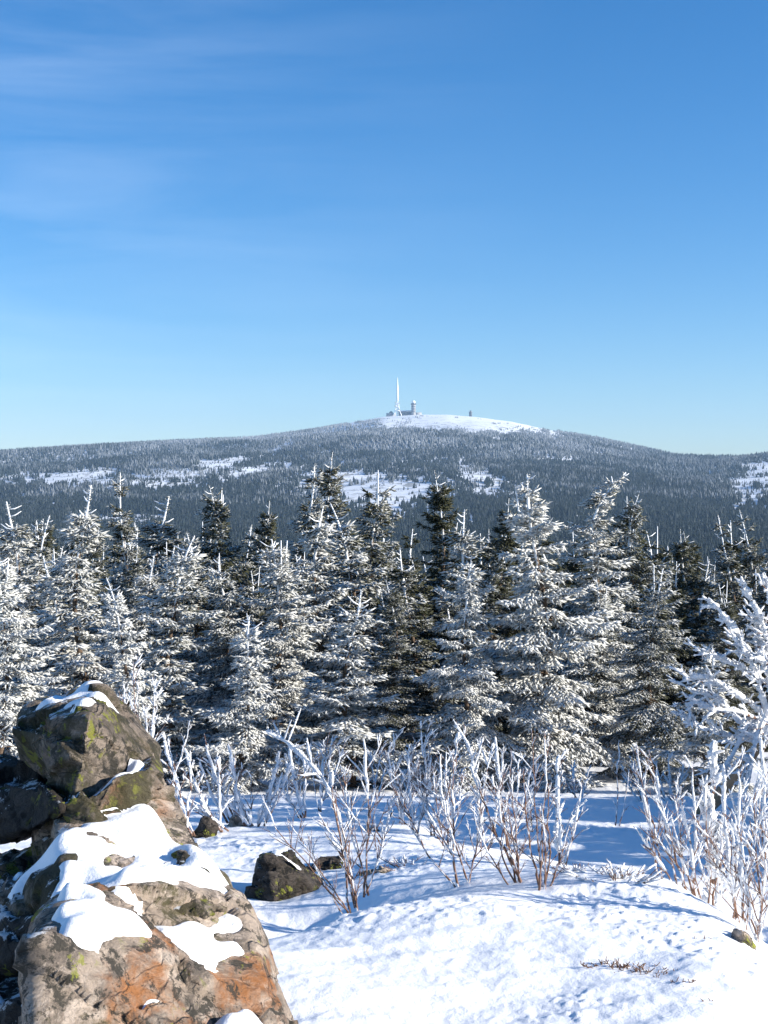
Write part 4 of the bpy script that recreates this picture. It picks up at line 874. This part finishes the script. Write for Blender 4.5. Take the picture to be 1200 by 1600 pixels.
# right birch
def birch():
    rd = random.Random(71); b = P(1095, 1262, 15.6); root = tag(empty('birch_tree', b), 'wind bent birch with brown leaning trunk and heavy rime at the right edge', 'birch tree'); rb = np.array(b)
    tr = MB(); lb = MB(); rm = MB()
    K = np.array([tuple(P(*a)) for a in ((1095,1270,15.6),(1130,1238,15.3),(1165,1195,15.0),(1200,1140,14.8),(1230,1060,14.7),(1240,980,14.8))]) - rb
    t = np.linspace(0, 5, 24); p = np.stack([np.interp(t, np.arange(6), K[:, c]) for c in range(3)], 1)
    for _ in range(2): p[1:-1] = (p[:-2] + 2 * p[1:-1] + p[2:]) / 4
    r = np.linspace(.085, .03, 24); tr.tube(p, r, 10); rime_on(rm, p[12:], r[12:], .045, rd, 1)
    limbs = [((1205,1130,14.7),(1178,1040,14.5),(1150,985,14.4),(1115,942,14.3),.036),((1210,1090,14.7),(1190,1010,14.5),(1185,960,14.5),(1162,912,14.4),.042),
     ((1200,1120,14.8),(1160,1090,14.4),(1110,1060,14.2),(1068,1058,14.1),.030),((1190,1160,14.8),(1150,1120,14.4),(1120,1090,14.2),(1085,1080,14.2),.032),
     ((1190,1160,14.9),(1140,1150,14.5),(1100,1140,14.4),(1072,1120,14.3),.030),((1215,1060,14.7),(1200,1010,14.4),(1195,980,14.4),(1180,945,14.3),.034),
     ((1195,1150,14.9),(1170,1130,14.3),(1140,1190,14.1),(1120,1230,14.0),.030),((1205,1120,14.8),(1185,1140,14.2),(1175,1190,14.0),(1165,1240,13.9),.030),
     ((1215,1080,14.8),(1170,1050,14.4),(1130,1030,14.3),(1098,1018,14.2),.030),((1200,1130,14.7),(1150,1110,14.3),(1118,1110,14.2),(1080,1095,14.0),.028),
     ((1215,1060,14.7),(1212,1000,14.5),(1208,960,14.5),(1198,905,14.4),.034),((1215,1090,14.7),(1205,1040,14.3),(1168,1018,14.2),(1150,1000,14.2),.028)]
    for q in limbs:
        kk = np.array([tuple(P(*a)) for a in q[:4]]) - rb; t = np.linspace(0, 3, 18); pp = np.stack([np.interp(t, np.arange(4), kk[:, c]) for c in range(3)], 1); pp[1:-1] = (pp[:-2] + 2 * pp[1:-1] + pp[2:]) / 4
        rr = np.linspace(.022, .007, 18); lb.tube(pp, rr, 6); rime_on(rm, pp, rr, q[4] * 1.5, rd, 1.0); rime_on(rm, pp, rr, q[4] * .7, rd, .8)
        for s in range(20):
            i = rd.randint(2, 17); dl = pp[i] - pp[i - 1]; d = WD * np.array([1, 1, .4]) * .8 + dl / np.linalg.norm(dl) * .55 + np.array([rd.gauss(0, .45), rd.gauss(0, .45), rd.gauss(-.05, .45)]); d /= np.linalg.norm(d); l = rd.uniform(.07, .26); p2 = curve_pts(pp[i], pp[i] + d * l, (0, 0, 0), 7, rd, .025); r2 = np.linspace(.008, .003, 7)
            lb.tube(p2, r2, 4); rime_on(rm, p2, r2, .026, rd, .95)
            for s2 in range(2):
                j = rd.randint(2, 5); d2 = d + np.array([rd.gauss(0, .6) for _ in range(3)]); p3 = curve_pts(p2[j], p2[j] + d2 * l * .4, (0, 0, 0), 5, rd, .02); lb.tube(p3, np.linspace(.004, .002, 5), 4); rime_on(rm, p3, np.linspace(.004, .002, 5), .018, rd, .9)
    tr.build('trunk', plain('birch_bark', (0.30, 0.20, 0.12), .8, .35, 9), root, True); lb.build('limb', M_twig, root, True); rm.build('rime', M_rime, root, True)
birch()

# ------------------------------------------------------------------ heather tufts
def tuft(px, py, Y, w, n, h, label, seed, rimey=0.0, name='heather_tuft'):
    rd = random.Random(seed); x = (px - 600) / F * Y; c = P(px, py, Y); z = float(height(np.array([c.x]), np.array([c.y]))[0]); c.z = z; root = tag(empty(name, c), label, 'heather', 'dry heather poking through the snow'); m = MB(); rm = MB()
    for k in range(n):
        a = rd.uniform(0, 6.28); r = rd.uniform(0, w / 2); b = np.array([math.cos(a) * r, math.sin(a) * r * .6, -0.03]); d = np.array([b[0] * 1.2 + rd.gauss(0, .02), b[1] + rd.gauss(0, .02), h * rd.uniform(.5, 1.2)])
        p = curve_pts(b, b + d, (rd.uniform(-.1, .1), 0, 0), 5, rd, .04); m.tube(p, np.linspace(.0032, .0022, 5), 4)
        for q in range(3):
            i = rd.randint(1, 4); m.tube([p[i], p[i] + np.array([rd.gauss(0, .010), rd.gauss(0, .010), rd.uniform(.004, .018)])], [.0026, .002], 3)
        if rd.random() < rimey: rm.tube(p[2:] + WD * .005, [.006, .008, .005], 5)
    m.build('stalks', M_heath, root)
    if rm.n: rm.build('rime', M_rime, root, True)
TL = ['left end tuft of the dark heather row on the right snow mound', 'densest dark heather tuft in the row on the snow mound', 'heather tuft with tall stalks right of the densest tuft', 'heather tuft halfway down the row', 'small heather tuft near the lower end of the row', 'last tiny heather tuft by the bottom right']
for i, (px, py, Y, w_, n_, h_) in enumerate([(936,1508,7.02,.10,16,.035),(968,1510,7.0,.16,38,.05),(1002,1520,6.95,.10,22,.045),(1030,1535,6.85,.09,12,.035),(1060,1556,6.7,.09,12,.03),(1098,1585,6.45,.06,6,.02)]):
    tuft(px, py, Y, w_, n_, h_, TL[i], 300 + i)
tuft(965, 1392, 8.75, .34, 60, .08, 'frosted heather bush on the shaded back of the right mound', 310, .8, 'heather_bush')
tuft(900, 1372, 9.0, .26, 26, .06, 'low snow crusted heather behind the mound crest right of the pale stake', 311, .9, 'heather_bush')
tuft(640, 1352, 10.4, .3, 26, .06, 'thin twiggy heather between the centre saplings', 312, .4, 'heather_bush')
tuft(1105, 1478, 7.5, .10, 8, .02, 'few short stalks on the smooth right slope of the mound', 313)

# ------------------------------------------------------------------ haze
hm = bpy.data.materials.new('haze_air'); hm.use_nodes = True; t = hm.node_tree; t.nodes.clear()
ho = t.nodes.new('ShaderNodeOutputMaterial'); pv = t.nodes.new('ShaderNodeVolumePrincipled'); pv.inputs['Color'].default_value = (0.45, 0.70, 1.0, 1)
pv.inputs['Density'].default_value = 0.00008; pv.inputs['Anisotropy'].default_value = 0.0; t.links.new(pv.outputs['Volume'], ho.inputs['Volume'])
m = MB(); m.box((0, 3700, 80), (13000, 7800, 640)); hzo = m.build('haze', hm); hzo['kind'] = 'stuff'
print('total objects', len(bpy.data.objects), 'faces', sum(len(o.data.polygons) for o in bpy.data.objects if o.type == 'MESH'))
